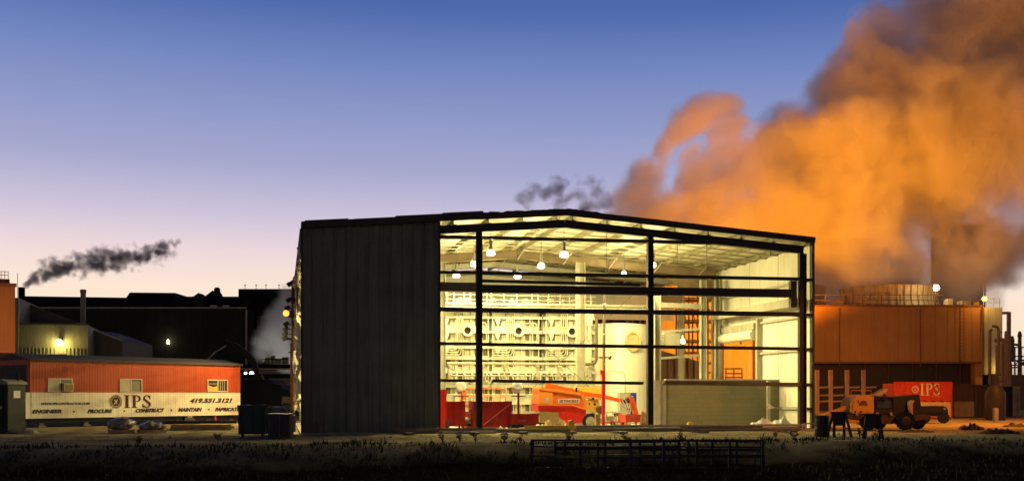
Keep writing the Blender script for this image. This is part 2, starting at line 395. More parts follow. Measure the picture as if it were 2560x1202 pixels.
# left wall : girts, upper sheet, torn insulation
for z in (1.3, 2.7, 4.1, 5.5, 7.0, 8.1):
    m = MB(); m.box(.02, .2, .1, DEP, z-.03, z+.03); m.box(.02,.04,.1,DEP,z-.09,z+.09); m.build('wall_girt', galv, hall)
m = MB(); m.ribbed((-.06, 9), (-.06, DEP), 5.4, 8.45, (-1,0), pitch=.4, depth=.05); m.build('left_siding', siding, hall)
m = MB(); m.ribbed((-.06, .4), (-.06, 9), 7.5, 8.45, (-1,0), pitch=.4, depth=.05); m.build('left_siding', siding, hall)
for i in range(26):
    v = rr.uniform(.5, DEP-1); z = rr.uniform(.6, 7.6); h = rr.uniform(.4,1.6); w = rr.uniform(.5,1.6)
    m = MB(); pts = []
    nn = 7
    vs = []
    for a in range(nn):
        for b in range(5):
            vs.append((-.02+rr.uniform(-.22,.06), v+w*a/(nn-1)+rr.uniform(-.08,.08), z+h*b/4+rr.uniform(-.08,.08)))
    fs = [(a*5+b,(a+1)*5+b,(a+1)*5+b+1,a*5+b+1) for a in range(nn-1) for b in range(4)]
    m.add(vs, fs); o = m.build('torn_insulation', insul, hall); s = o.modifiers.new('s','SOLIDIFY'); s.thickness = .04
# right wall: inner liner and outer sheet, doorway, gaps
vd0, vd1, vend = fv(1905, WID), fv(1806, WID), fv(1790, WID)
zd = fzv(vd0, WID, 822)
m = MB(); m.box(WID-.02, WID, .05, vd0, .05, EH-.15); m.box(WID-.02, WID, vd0, vd1, zd, EH-.15); m.box(WID-.02, WID, vd1, vend, .05, EH-.15); m.build('wall_liner', pale, hall)
m = MB(); m.ribbed((WID+.03, -.1), (WID+.03, vd0), 0, EH-.1, (1,0), pitch=.4, depth=.05); m.ribbed((WID+.03, vd0), (WID+.03, vd1), zd, EH-.1, (1,0), pitch=.4, depth=.05); m.build('right_siding', siding, hall)
m = MB(); m.box(WID-.0, WID+.1, -.17, -.08, 0, EH-.05); m.build('corner_trim', dark, hall)
for z in (1.0, 2.1, 3.65, 5.15, 6.75):      # girts seen on the inner face
    m = MB(); m.box(WID-.17, WID-.03, .1, vd0 if z < zd else vend, z-.01, z+.01); m.box(WID-.17,WID-.16,.1, vd0 if z < zd else vend, z-.09, z+.01); m.build('wall_girt', galv, hall)
for v in (3.3, 6.6):
    m = MB(); m.box(WID-.026, WID-.02, v, v+.05, .1, EH-.3); m.build('liner_seam', khaki, hall)
m = MB(); za = fzv(.3, WID-.4, 745); m.box(WID-.75, WID-.3, .3, 9.9, za-.38, za); m.build('runway_beam', khaki, hall)
# doorway: jambs, header box, roll-up curtain
for v in (vd0, vd1):
    m = MB(); m.box(WID-.3, WID-.03, v-.11, v+.11, .02, zd+.5); m.build('door_jamb', khaki, hall)
m = MB(); m.box(WID-.4, WID-.03, vd0+.12, vd1-.12, zd-.02, zd+.3); m.build('door_lintel', khaki, hall)
m = MB(); m.cyl((WID-.3, vd0+.2, zd-.28), (WID-.3, vd1-.2, zd-.28), .26, 20); m.build('roll_up_curtain', pale, hall, smooth=True)
# back: open bays right, pale gable sheet above a beam on the left part
zb = 6.2
m = MB(); ub = fu(1690, DEP-.4)
m.add([(.1,DEP,zb),(ub,DEP,zb),(ub,DEP,roofz(ub)-.4),(UR,DEP,RH-.4),(.1,DEP,EH-.4),(.1,DEP+.03,zb),(ub,DEP+.03,zb),(ub,DEP+.03,roofz(ub)-.4),(UR,DEP+.03,RH-.4),(.1,DEP+.03,EH-.4)],
      [(0,1,2,3,4),(9,8,7,6,5),(0,5,6,1),(1,6,7,2),(2,7,8,3),(3,8,9,4),(4,9,5,0)])
m.build('back_gable_sheet', pale, hall)
# inner support columns
for px, v, w in ((1451, 9.2, 22),(1107, 10.6, 13)):
    u = fu(px, v); m = MB(); ww = w*56/F
    m.ibeam((u, v, .03), (u, v, roofz(u)-.8), .3, ww, .03, up=(1,0,0)); m.build('column', khaki, hall)
for px, v, w, mt in ((1643, 4.2, 16, khaki),(1758, 9.0, 17, khaki),(1792, 9.6, 12, khaki)):
    u = fu(px, v); m = MB(); ww = w*54/F; m.ibeam((u, v, .03), (u, v, fz(px, 738 if px == 1643 else 700, v)), .28, ww, .03, up=(1,0,0)); m.build('column', mt, hall)
m = MB(); m.beam((fu(1650,9),9,fz(1650,762,9)), (fu(1760,9),9,fz(1760,766,9)), .2, .25); m.build('tie_beam', khaki, hall)
for ya, yb in ((829,822),(895,888)):
    m = MB(); m.beam((fu(1650,9),9.1,fz(1650,ya,9)), (fu(1750,9),9.1,fz(1750,yb,9)), .12, .12); m.build('wall_girt', khaki, hall)
# fly braces from rafter to purlin
for v in (10.3, 15.5):
    for i in range(9):
        u = 1.3+i*2.45; z = roofz(u)-.36
        m = MB(); m.beam((u, v-.12, z-.5), (u+.25, v-.85, z+.02), .05, .02); m.build('fly_brace', galv, hall)
# hanging rods and cables
for px, y0, y1, v in ((1516,575,700,2),(1767,600,790,2),(1690,592,655,2),(1694,592,655,2),(1926,622,640,1)):
    u = fu(px, v); m = MB(); m.cyl((u,v,fz(px,y1,v)), (u,v,min(fz(px,y0,v), roofz(u)-.1)), .012, 6); m.build('hanger_rod', dark, hall)
for a, b in (((1215,735,5),(1475,968,8)),((1600,720,5),(1310,990,8)),((1240,600,4),(1440,660,8)),((1620,640,4),(1380,640,8))):
    m = MB(); m.cyl((fu(a[0],a[2]),a[2],fz(*a)), (fu(b[0],b[2]),b[2],fz(*b)), .011, 6); m.build('brace_cable', dark, hall)
# block wall
cmu = bpy.data.materials.new('block'); cmu.use_nodes = True
t = cmu.node_tree; b_ = t.nodes['Principled BSDF']; b_.inputs['Roughness'].default_value = .9
tcn = t.nodes.new('ShaderNodeTexCoord'); mp = t.nodes.new('ShaderNodeMapping'); mp.inputs['Rotation'].default_value = (R(90), 0, 0); t.links.new(tcn.outputs['Object'], mp.inputs[0])
br = t.nodes.new('ShaderNodeTexBrick'); br.inputs['Scale'].default_value = 1; br.inputs['Brick Width'].default_value = .4; br.inputs['Row Height'].default_value = .2; br.inputs['Mortar Size'].default_value = .008
br.inputs['Color1'].default_value = (.23,.21,.125,1); br.inputs['Color2'].default_value = (.2,.18,.105,1); br.inputs['Mortar'].default_value = (.19,.155,.085,1); br.inputs['Bias'].default_value = -.2
t.links.new(mp.outputs[0], br.inputs[0]); t.links.new(br.outputs[0], b_.inputs['Base Color'])
vb = 3.2; e, q = spot('block_wall', 1665, vb, 'low grey concrete block wall inside the right bay of the building', 'wall')
x1, zt = q(1966, 953); zt = q(1665, 950)[1]
m = MB(); m.box(0, x1, 0, .2, .02, zt); m.build('blocks', cmu, e)
m = MB(); m.box(-.02, x1+.02, -.03, .23, zt, zt+.06); m.build('coping', galv, e)
x0 = q(1633,1000)[0]; m = MB(); m.box(x0, q(1649,1000)[0], -.12, .1, .02, zt); m.build('end_post', galv, e)
m = MB(); m.box(q(1650,1000)[0], -.01, -.05, .15, .02, zt); m.build('end_post', khaki, e)
for px in (1911,): 
    m = MB(); m.box(q(px-4,1000)[0], q(px+4,1000)[0], -.5, -.4, .02, zt); m.build('stud', galv, e)
m = MB(); m.box(q(1958,1000)[0], q(1974,1000)[0], -.35, -.2, .02, zt); m.build('stud', khaki, e)
m = MB(); a = q(1915,1018); b = q(1990,1021); m.beam((a[0],-.35,a[1]),(b[0],-.35,b[1]), .1,.1); m.build('rail', khaki, e)
# ------------------------------------------------------------ lamps in the roof
glow = mat('lamp_glow', (.9,.85,.7), emit=(1,.86,.5), estr=4, var=0)
alu = mat('cast_aluminium', (.3,.3,.3), rough=.4, metal=.6)
spots = [(1227,632,28,'high bay lamp hanging by the left wind column under the front of the ridge'),(1410,636,30,'high bay lamp hanging under the ridge, nearest the middle of the gable'),
         (1185,660,22,'high bay lamp half hidden by the left wind column'),(1353,664,24,'high bay lamp against the inner rafter right of the ridge'),
         (1141,688,24,'leftmost high bay lamp above the first casing'),(1294,690,24,'low hanging high bay lamp just above the door header'),
         (1560,684,18,'small high bay lamp low in front of the third rafter'),(1633,662,20,'high bay lamp beside the right wind column')]
for px, py, d, lab in spots:
    Y = 6.1*F/(HZ-py); w = at(px, py, Y); r = d*Y/F/2*.78
    e = empty('high_bay_lamp', w, PHI, lab, 'lamp', 'high bay lamps under the roof')
    q = Vector((w.x, w.y))-P0; u = q.dot(U); top = roofz(u)-.3-w.z
    m = MB(); m.lathe([(r*.3,.36),(r*.38,.26),(r*.5,.14),(r*.46,.13),(.01,.2)], n=20); m.build('reflector', alu, e, smooth=True)
    m = MB(); m.lathe([(r*.46,.13),(r*.85,.07),(r*1.0,.0),(r*.92,-.07),(r*.5,-.11),(.01,-.12)], n=20); o = m.build('lens', glow, e, smooth=True)
    m = MB(); m.lathe([(.01,.56),(.07,.54),(.08,.36),(.1,.34),(.01,.33)], n=12); m.build('ballast', alu, e)
    m = MB(); m.cyl((0,0,.6),(0,0,max(top,.7)), .012, 6); m.build('cord', dark, e)
    lamp('lamp_light', 'SPOT', (0,0,-.22), 1150, WARM, .12, e, 168, (0,0,-1), .25)
    lamp('lamp_glow_light', 'POINT', (0,0,-.3), 560, WARM, .12, e)
# small work lamp by the column
e = empty('work_lamp', at(1707,850,53.5), PHI, 'small bright caged work lamp hanging right of the louvred heater', 'lamp')
m = MB(); m.lathe([(.01,.26),(.05,.24),(.06,.12),(.03,.1)], n=12); m.build('socket', alu, e)
m = MB(); m.lathe([(.02,.1),(.08,.04),(.12,-.05),(.1,-.14),(.01,-.18)], n=14); m.build('bulb', glow, e, smooth=True)
m = MB(); m.cyl((0,0,.25),(0,0,1.3), .012, 6); m.build('cord', dark, e)
lamp('work_light', 'POINT', (0,-.2,-.1), 60, WARM, .1, e)
# ------------------------------------------------------------ the three casings
cas = mat('casing_paint', (.42,.4,.29), rough=.55, var=.1, scale=2, dirt=.15)
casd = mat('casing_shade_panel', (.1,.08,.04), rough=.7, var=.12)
hole = mat('flat_black', (.012,.008,.006), rough=.9)  # near-black tone shared by bores, pins, latches and the battery
VC = 12.6
def casing():
    w = 2.62; d = 2.4; H = 6.15
    e = empty('furnace_casing', (0,0,0), 0, 'x', 'furnace', 'ribbed furnace casings in a row')
    m = MB(); m.box(0, w, 0, d, .35, H); m.build('shell', cas, e)
    zl = [H-.02, H-.42, H-1.2, H-2.03, H-2.62, H-3.35, H-4.1, H-5.0]
    for i, z in enumerate(zl):
        pr = .34 if i == 0 else .24
        m = MB(); m.box(-.16, w+.1, -pr, -.001, z-.09, z+.06); m.box(-.16, -.001, .0, d, z-.07, z+.05); m.build('ledge', cas, e)
    for x in (.02, .78, 1.18, 1.62, 2.08, 2.56):
        m = MB(); m.box(x-.02, x+.02, -.17, -.002, .4, H-.1); m.build('rib', cas, e)
    for y in (.3, .9, 1.5, 2.1):
        m = MB(); m.box(-.14, -.002, y-.02, y+.02, .4, H-.1); m.build('rib', cas, e)
    # tapered gussets under the ledges near the left edge
    for z in zl[1:4]:
        m = MB(); m.prism([(.14, z-.09),(.46, z-.09),(.3, z-.5)], -.2, -.16); m.build('gusset', cas, e)
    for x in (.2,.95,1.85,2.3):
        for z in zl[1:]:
            m = MB(); m.box(x, x+.34, -.03, -.003, z-.45, z-.1); m.build('ledge_shade_plate', casd, e)  # dark plates carry the shade below each ledge in their colour
    m = MB(); c = (1.4, 0, H-1.16); m.lathe([(.19,-.42),(.31,-.42),(.31,-.36),(.22,-.34),(.22,0)], c, 'y', 28); m.lathe([(.19,-.42),(.19,0)], c, 'y', 28); 
    pt = m.build('porthole', cas, e, smooth=True)
    m = MB(); m.lathe([(.19,-.3),(.01,-.3)], c, 'y', 28); m.build('port_bore', hole, pt)
    for k in range(4):
        x = .84+k*.11; zb = H-2.12-.13*(3-k)*1; r = .022
        zb = H-2.2-(k)*.13; pts = [(x,-.3,H+.1),(x,-.3,zb+.16)]
        for a in range(5): t = a/4*math.pi/2; pts.append((x-.16+.16*math.cos(t), -.3, zb+.16-.16*math.sin(t)))
        pts.append((.05,-.3,zb)); m = MB(); m.tube(pts, r, 8); m.build('conduit', cas, e, smooth=True)
    for x in (2.2, 2.45):
        pts = [(x-.35,-.22,H-.75),(x-.1,-.22,H-.72),(x,-.22,H-.85),(x,-.22,H-1.9)]; m = MB(); m.tube(pts, .025, 8); m.build('conduit', cas, e, smooth=True)
    for x in (.1, w-.25):
        m = MB(); m.box(x, x+.15, .05, .2, .02, .36); m.build('leg', khaki, e)
    # instruments low on the face
    for x, z in ((.35,2.15),(1.3,1.25),(2.2,2.2)):
        m = MB(); m.lathe([(.01,-.2),(.07,-.2),(.07,-.1),(.03,-.08),(.03,0)], (x,0,z), 'y', 12); m.build('gauge', galv, e, smooth=True)
    return e
c0 = casing(); labs = ['pale ribbed furnace casing standing left of the wind column, partly behind it','middle pale ribbed furnace casing with round porthole and bent conduits','right pale ribbed furnace casing crossed by the grey inner column']
for i, px in enumerate((1101, 1229, 1363)):
    o = c0 if i == 0 else copy_tree(c0)
    u = fu(px, VC); o.location = wp(u, VC); o.rotation_euler.z = PHI; o['label'] = labs[i]
# duct tower between casing 3 and tank
e, q = spot('vent_duct', 1470, 11.5, 'short flanged pale duct tower between the right casing and the tank', 'duct')
m = MB()
for y0, y1, w in ((782,795,24),(795,799,28),(799,808,20),(808,812,26),(812,1060,12)):
    a = q(1472-w/2, y1); b = q(1472+w/2, y0); m.box(a[0], b[0], 0, .5, max(a[1],.05), b[1])
m.build('duct', cas, e)
m = MB(); a = q(1462,815); b = q(1490,804); m.tube([(q(1455,840)[0],-.1,q(1455,840)[1]),(q(1458,816)[0],-.1,q(1458,816)[1]),(q(1468,812)[0],-.1,q(1468,812)[1]),(q(1472,822)[0],-.1,q(1472,822)[1]),(q(1472,850)[0],-.1,q(1472,850)[1])], .06, 10); m.build('bend_pipe', cas, e, smooth=True)
# platform with handrails over the casings
e, q = spot('service_platform', 1100, 11.9, 'pale railed service platform running over the tops of the casings', 'platform')
a = q(1102,771); b = q(1622,771)
zt, zb_ = q(1102,759)[1], q(1102,770)[1]
m = MB(); m.box(a[0], b[0], -.05, .05, zb_, zt-.06); m.build('edge_beam', khaki, e)
m = MB(); m.box(a[0], b[0], -.12, 1.1, zt-.055, zt); m.build('deck', primer, e)
zr = q(1102,735)[1]
for z in (zr, (zr+zt)/2):
    m = MB(); m.cyl((a[0],0,z),(q(1490,735)[0],0,z), .022, 8); m.build('handrail', cas, e)
m = MB(); m.box(a[0], b[0], -.02, .0, zt, zt+.1); m.build('toe_board', cas, e)
for px in (1118,1135,1160,1176,1217,1228,1260,1292,1330,1345,1371,1400,1424,1460,1477,1510):
    x = q(px,760)[0]; m = MB(); m.cyl((x,0,zt),(x,0,zr+.1 if px not in (1292,1510) else zr+.5), .028, 8); m.build('rail_post', cas, e)
for px in (1152,1168,1233,1283,1318,1382,1412,1437,1480):
    x = q(px,760)[0]; m = MB(); m.cyl((x,.25,zt),(x,.25,zt+.32), .07, 10); m.lathe([(.01,.32),(.13,.32),(.13,.36),(.01,.36)], (x,.25,zt)); m.cyl((x-.2,.25,zt+.2),(x+.2,.25,zt+.2), .03, 8); m.build('valve', cas, e)
# header pipe with drop valves
e, q = spot('header_pipe', 1115, 11.1, 'long horizontal grey header pipe with drop valves in front of the casings', 'pipe')
pipe = mat('grey_pipe', (.3,.28,.2), rough=.5, var=.2)
z = q(1120,908)[1]; m = MB(); m.cyl((q(1118,908)[0],0,z),(q(1440,910)[0],0,z), .075, 14); m.build('pipe_run', pipe, e, smooth=True)
xE = q(1491,900)[0]; ztop = q(1491,795)[1]
pts = [(q(1443,910)[0],0,z),(xE-.3,0,z)]+[(xE-.3+.3*math.sin(t*math.pi/8),0,z+.3-.3*math.cos(t*math.pi/8)) for t in range(1,5)]+[(xE,0,ztop)]
m = MB(); m.tube(pts, .085, 14); m.build('riser', mat('dark_pipe',(.09,.07,.05), rough=.5), e, smooth=True)
for px in (1122,1208,1261,1344,1396,1476):
    x = q(px,930)[0]; m = MB(); zl_ = q(px,947)[1]
    m.cyl((x,0,zl_),(x,0,z-.05), .075, 12)
    for zz in (z-.12, z-.2, zl_+.02, zl_+.12): m.lathe([(.01,-.02),(.14,-.02),(.14,.02),(.01,.02)], (x,0,zz))
    m.cyl((x,-.0,z-.3),(x+.22,-.05,z-.3), .025, 8); m.lathe([(.01,-.03),(.09,-.03),(.09,.03),(.01,.03)], (x+.22,-.05,z-.3), 'x')
    m.build('drop_valve', pipe, e, smooth=True)
e, q = spot('burner_pipe', 1115, 11.6, 'pale thin double pipe with fittings running low along the casings', 'pipe')
for py, r in ((931,.055),(938,.04),(986,.03)):
    z = q(1120,py)[1]; m = MB(); m.cyl((q(1118,py)[0],0,z),(q(1480,py)[0],0,z), r, 10); m.build('pipe_run', cas, e, smooth=True)
rr = random.Random(12)
for px in range(1128, 1480, 17):
    x, z = q(px+rr.uniform(-4,4), 938); m = MB(); m.tube([(x,-.05,z),(x+rr.uniform(-.1,.1),-.12,z-.2),(x+rr.uniform(-.25,.25),-.1,z-.45)], .028, 8)
    m.lathe([(.01,-.05),(.09,-.05),(.09,.05),(.01,.05)], (x,-.05,z+.02), 'x', 10); m.build('fitting', cas, e, smooth=True)
# ------------------------------------------------------------ tank
e, q = spot('white_tank', 1556, 12.5, 'big white cylindrical tank with an oval flanged manway', 'tank')
r = 1.85; zt = q(1556,811)[1]; tankm = mat('tank_white', (.6,.57,.45), rough=.5, var=.08, scale=.8, dirt=.15)
m = MB(); m.lathe([(r,.05),(r,zt-.12),(r+.03,zt-.1),(r+.03,zt),(r*.55,zt+.1),(.01,zt+.15)], (0,1.0,0), n=64); m.build('shell', tankm, e, smooth=True)
for zz in (2.3, 3.95): m = MB(); m.lathe([(r+.005,zz-.02),(r+.02,zz),(r+.005,zz+.02)], (0,1.0,0), n=64); m.build('weld_band', tankm, e, smooth=True)
tan = mat('tan_flange', (.42,.33,.16), rough=.6, var=.2)
mx, mz = q(1583,852,-.9); 
m = MB()
def ring(rx, rz_, y): return [(mx+rx*math.cos(k*math.pi/16), y, mz+rz_*math.sin(k*math.pi/16)) for k in range(32)]
o1, o2, o3, o4 = ring(.46,.56,-.2), ring(.46,.56,-.95), ring(.33,.42,-.95), ring(.33,.42,-.85)
m.v = o1+o2+o3+o4; m.f = [(j*32+k, j*32+(k+1)%32, (j+1)*32+(k+1)%32, (j+1)*32+k) for j in range(3) for k in range(32)]+[tuple(96+k for k in range(32))]
mw = m.build('manway', tan, e)
for k in range(16):
    a = k*math.pi/8; m = MB(); m.cyl((mx+.4*math.cos(a),-.99,mz+.49*math.sin(a)),(mx+.4*math.cos(a),-.94,mz+.49*math.sin(a)), .02, 6); m.build('bolt', galv, mw)
# riser pole: dark pipe above, red and yellow prop below
e, q = spot('pipe_riser', 1510, 7.5, 'thin dark vertical pipe from the roof to the floor beside the tank', 'pipe')
m = MB(); m.cyl((0,0,.02),(0,0,q(1510,735)[1]), .07, 12); m.build('pipe', mat('dark_pipe',(.09,.07,.05)), e, smooth=True)
m = MB(); z = q(1510,760)[1]; 
for zz in (z, z-1.5, z-3): m.lathe([(.01,-.03),(.11,-.03),(.11,.03),(.01,.03)], (0,0,zz))
m.build('coupling', galv, e)
e, q = spot('shoring_prop', 1508, 2.5, 'red shoring prop with a yellow inner tube and a small cross arm', 'prop')
red = mat('red_paint', (.55,.03,.02), rough=.45, var=.25, scale=6, dirt=.3)
m = MB(); m.cyl((0,0,.02),(0,0,q(1508,926)[1]), .075, 12); m.box(-.14,.14,-.14,.14,.02,.04); m.build('outer_tube', red, e, smooth=True)
m = MB(); m.cyl((0,0,q(1508,926)[1]),(0,0,q(1508,893)[1]), .055, 12); m.build('inner_tube', mat('ochre_paint',(.5,.28,.05), rough=.5), e, smooth=True)
z = q(1508,893)[1]; m = MB(); m.cyl((q(1497,893)[0],0,z),(q(1527,893)[0],0,z), .03, 8); m.cyl((q(1523,893)[0],0,z-.08),(q(1528,893)[0],0,z+.06), .05, 8); m.build('cross_arm', dark, e, smooth=True)
m = MB(); zz = q(1500,930)[1]; m.box(-.14,-.06,-.06,.06,zz-.1,zz+.1); m.build('pin_lug', red, e)
# ------------------------------------------------------------ heater / louvre box
e, q = spot('unit_heater', 1655, 7.0, 'grey boxy unit heater with a pale louvred end hung on the column', 'heater')
a = q(1660,867); b = q(1700,832); m = MB(); m.box(a[0], b[0], 0, .7, a[1], b[1]); m.build('case', khaki, e)
a = q(1652,865); b = q(1660,833)
for k in range(8):
    z = a[1]+(b[1]-a[1])*k/8; m = MB(); m.box(a[0], b[0]-.01, -.06, .6, z, z+.05); m.build('louvre', cas, e)
# ------------------------------------------------------------ lettering
def textmesh(s, w=None, h=None, shear=0.0, off=0.0, depth=.006):
    """letters as a thin solid in local xz, facing -y, origin at lower left, fitted to width w and height h"""
    c = bpy.data.curves.new('lettering', 'FONT'); c.body = s; c.size = 1; c.shear = shear; c.offset = off; c.extrude = depth/2
    o = bpy.data.objects.new('lettering', c); COL.objects.link(o)
    bpy.context.view_layer.update()
    me = bpy.data.meshes.new_from_object(o.evaluated_get(bpy.context.evaluated_depsgraph_get()))
    bpy.data.objects.remove(o); bpy.data.curves.remove(c)
    vs = [v.co.copy() for v in me.vertices]; fs = [tuple(p.vertices) for p in me.polygons]; bpy.data.meshes.remove(me)
    x0 = min(v.x for v in vs); x1 = max(v.x for v in vs); y0 = min(v.y for v in vs); y1 = max(v.y for v in vs)
    sx = w/(x1-x0) if w else None; sy = h/(y1-y0) if h else sx
    sx = sx or sy
    m = MB(); m.v = [((v.x-x0)*sx, -v.z, (v.y-y0)*sy) for v in vs]; m.f = fs
    return m
def moved(m, x, y, z): m.v = [(a+x, b+y, c+z) for a, b, c in m.v]; return m
def serif_ips(h):
    """I P S drawn with slab serifs, height h, flat in xz with a little thickness"""
    m = MB(); y0, y1 = -.008, 0
    def bar(x0, x1, z0, z1): m.box(x0*h, x1*h, y0, y1, z0*h, z1*h)
    bar(.0,.42,0,.06); bar(.0,.42,.94,1); bar(.11,.31,.06,.94)                      # I
    bar(.52,.94,0,.06); bar(.63,.82,.06,.94); bar(.52,.82,.94,1)                    # P stem
    def arcband(cx, cz, rx, rz, w0, w1, a0, a1, n=16, tz=.07):
        for i in range(n):
            A, B = a0+(a1-a0)*i/n, a0+(a1-a0)*(i+1)/n
            def pt(a, k):
                c_, s_ = math.cos(a), math.sin(a); return ((cx+(rx-(w1 if k else 0)*1)*c_)*h, (cz+(rz-(tz if k else 0))*s_)*h)
            p = [pt(A,0), pt(B,0), pt(B,1), pt(A,1)]
            m.prism(p, y0, y1)
    arcband(.86,.725,.34,.275,0,.17,-math.pi/2,math.pi/2)
    bar(.8,.87,.93,1); bar(.8,.87,.45,.52)
    # S : two opposed bowls and a heavy diagonal
    arcband(1.62,.73,.27,.27,0,.13,R(20),R(215))
    arcband(1.60,.27,.31,.27,0,.15,R(-160),R(45))
    m.prism([(1.355*h,.66*h),(1.47*h,.74*h),(1.88*h,.40*h),(1.79*h,.27*h),(1.6*h,.44*h)], y0, y1)
    bar(1.8,1.87,.68,.97); bar(1.3,1.365,.03,.33)
    return m
def emblem(parent, x, z, r, m_ring, m_disc, m_mark):
    m = MB(); m.lathe([(r,-.01),(r,0)], (x,0,z), 'y', 36); m.lathe([(r*.66,-.01),(r,-.01)], (x,0,z), 'y', 36); e = m.build('emblem_ring', m_ring, parent)
    m = MB(); m.lathe([(.001,-.012),(r*.62,-.012),(r*.62,0)], (x,0,z), 'y', 36); m.build('emblem_disc', m_disc, e)
    m = MB()
    for k in range(30):       # worn lettering round the ring reads as short ticks
        a = k*math.tau/30; 
        if k % 10 == 9: continue
        m.beam((x+r*.76*math.cos(a),-.014,z+r*.76*math.sin(a)),(x+r*.92*math.cos(a),-.014,z+r*.92*math.sin(a)), .004, r*.07, up=(0,1,0))
    m.build('emblem_lettering', m_disc, e)
    m = MB(); s = r*.45
    m.beam((x-s*.7,-.018,z-s*.8),(x+s*.6,-.018,z+s*.7), .006, s*.24); m.beam((x-s*.2,-.018,z+s*.75),(x+s*.2,-.018,z-s*.6), .006, s*.16); m.beam((x-s*.75,-.018,z+s*.65),(x+s*.35,-.018,z-s*.75), .006, s*.2)
    m.build('emblem_tools', m_mark, e)
# ------------------------------------------------------------ things on the slab
redb = mat('bin_red', (.36,.014,.01), rough=.5, var=.25, scale=3, dirt=.35)
bright = mat('bright_red', (.7,.03,.015), rough=.35, var=.15, scale=3)
orange = mat('lift_orange', (.85,.17,.02), rough=.4, var=.12, scale=3)
hood = mat('hood_orange', (.95,.32,.05), rough=.4, var=.1)
yel = mat('yellow_paint', (.75,.48,.06), rough=.45, var=.15, scale=3)
wood = mat('raw_wood', (.46,.3,.13), rough=.8, var=.4, scale=6)
rub = mat('rubber', (.02,.02,.02), rough=.85)
white = mat('white_sheet', (.78,.76,.7), rough=.7, var=.15, scale=6)
def legs(e, xs, y0, y1, mt, h=.12):
    for x in xs:
        for y in (y0, y1): m = MB(); m.box(x-.04,x+.04,y-.04,y+.04,.02,h+.02); m.build('foot', mt, e)
e, q = spot('welding_screen', 1098, 1.0, 'tall bright red sheet panel standing at the edge of the clad bay', 'screen')
a = q(1088,1075); b = q(1115,973); m = MB(); m.box(a[0], b[0], 0, .06, .06, b[1]); m.build('sheet', bright, e, bevel=.01)
m = MB(); m.box(a[0], b[0]+.02, -.02, .5, .02, .08); m.build('base', bright, e); m = MB(); m.box(b[0]-.04, b[0]+.02, -.03, .0, .08, b[1]); m.build('edge_frame', bright, e)
e, q = spot('steel_bin', 1115, 1.6, 'dark red steel bin next to the tall red panel', 'bin', 'red steel bins')
a = q(1116,1065); b = q(1163,1003)
def openbin(e, x0, x1, z0, z1, d, mt, flare=0):
    t = .03
    m = MB(); m.add([(x0+flare,0,z0),(x1-flare,0,z0),(x1,-.0,z1),(x0,-.0,z1),(x0+flare,-t,z0),(x1-flare,-t,z0),(x1,-t,z1),(x0,-t,z1)],[(0,1,2,3),(7,6,5,4),(0,4,5,1),(1,5,6,2),(2,6,7,3),(3,7,4,0)])
    m.build('front_panel', mt, e)
    m = MB(); m.prism([(x0+flare,z0),(x0,z1),(x0+t,z1),(x0+flare+t,z0)], .001, d); m.build('side_panel', mt, e); m = MB(); m.prism([(x1-flare,z0),(x1,z1),(x1-t,z1),(x1-flare-t,z0)], .001, d); m.build('side_panel', mt, e)
    m = MB(); m.box(x0, x1, d, d+t, z0, z1); m.build('rear_panel', mt, e)
    m = MB(); m.box(x0+flare, x1-flare, .001, d, z0, z0+t); m.build('floor_panel', mt, e)
    m = MB(); m.box(x0-.02, x1+.02, -t-.04, -t, z1-.05, z1+.01); m.box(x0-.02, x0+.03, -t, d, z1, z1+.02); m.box(x1-.03,x1+.02,-t,d,z1,z1+.02); m.build('rim', mt, e)
openbin(e, a[0], b[0], a[1], b[1], 1.1, redb); legs(e, (a[0]+.1, b[0]-.1), .05, 1.0, redb, a[1])
e, q = spot('steel_bin', 1180, 1.6, 'largest dark red steel bin, with a pale diagonal stiffener across its side', 'bin', 'red steel bins')
a = q(1183,1068); b = q(1278,1003); openbin(e, a[0], b[0], a[1], b[1], 1.2, redb); legs(e, (a[0]+.1, b[0]-.1), .05, 1.1, redb, a[1])
p1 = q(1208,1062); p2 = q(1275,1009); m = MB(); m.beam((p1[0],-.05,p1[1]),(p2[0],-.05,p2[1]), .04, .03); m.build('stiffener', mat('worn_red',(.55,.16,.1)), e)
p = q(1263,1003); m = MB(); m.box(b[0]-.02,b[0]+.02,-.06,-.03,a[1],b[1]); m.box(a[0]-.02,a[0]+.02,-.06,-.03,a[1],b[1]); m.build('corner_angle', redb, e)
e, q = spot('gas_cabinet', 1172, 2.2, 'orange red equipment cart between the two dark red bins', 'cart')
a = q(1163,1070); b = q(1182,1003); m = MB(); m.box(q(1181,1)[0], q(1191,1)[0], 0, .5, .1, b[1]); m.build('side_panel', orange, e)
m = MB(); z = q(1170,1028)[1]; m.box(a[0]+.05, b[0], .05, .6, z-.25, z); m.box(a[0]+.05, b[0], .05, .6, .12, .2); m.build('shelf', orange, e)
m = MB(); m.box(a[0]+.08,b[0]-.03,.1,.55,.2,.3); m.build('battery', hole, e)
m = MB()
rr = random.Random(2)
for k in range(7):
    x = rr.uniform(a[0]+.06,b[0]-.08); z = .32+k*.1; m.box(x,x+rr.uniform(.08,.16),.02,.3,z,z+rr.uniform(.05,.1))
m.build('paper_bags', white, e)
e, q = spot('tool_cart', 1283, .9, 'low dark red steel cart with faint chalk marking on black running gear', 'cart')
a = q(1283,1060); b = q(1346,1034); openbin(e, a[0], b[0], a[1], b[1], .8, redb)
m = MB(); m.box(a[0]-.05, b[0]-.1, 0, .7, .16, a[1]); m.build('chassis', rub, e)
for x in (a[0]+.15, b[0]-.3):
    for y in (.0,.7): m = MB(); m.cyl((x,y-.04,.13),(x,y+.04,.13), .11, 16); m.build('wheel', rub, e, smooth=True)
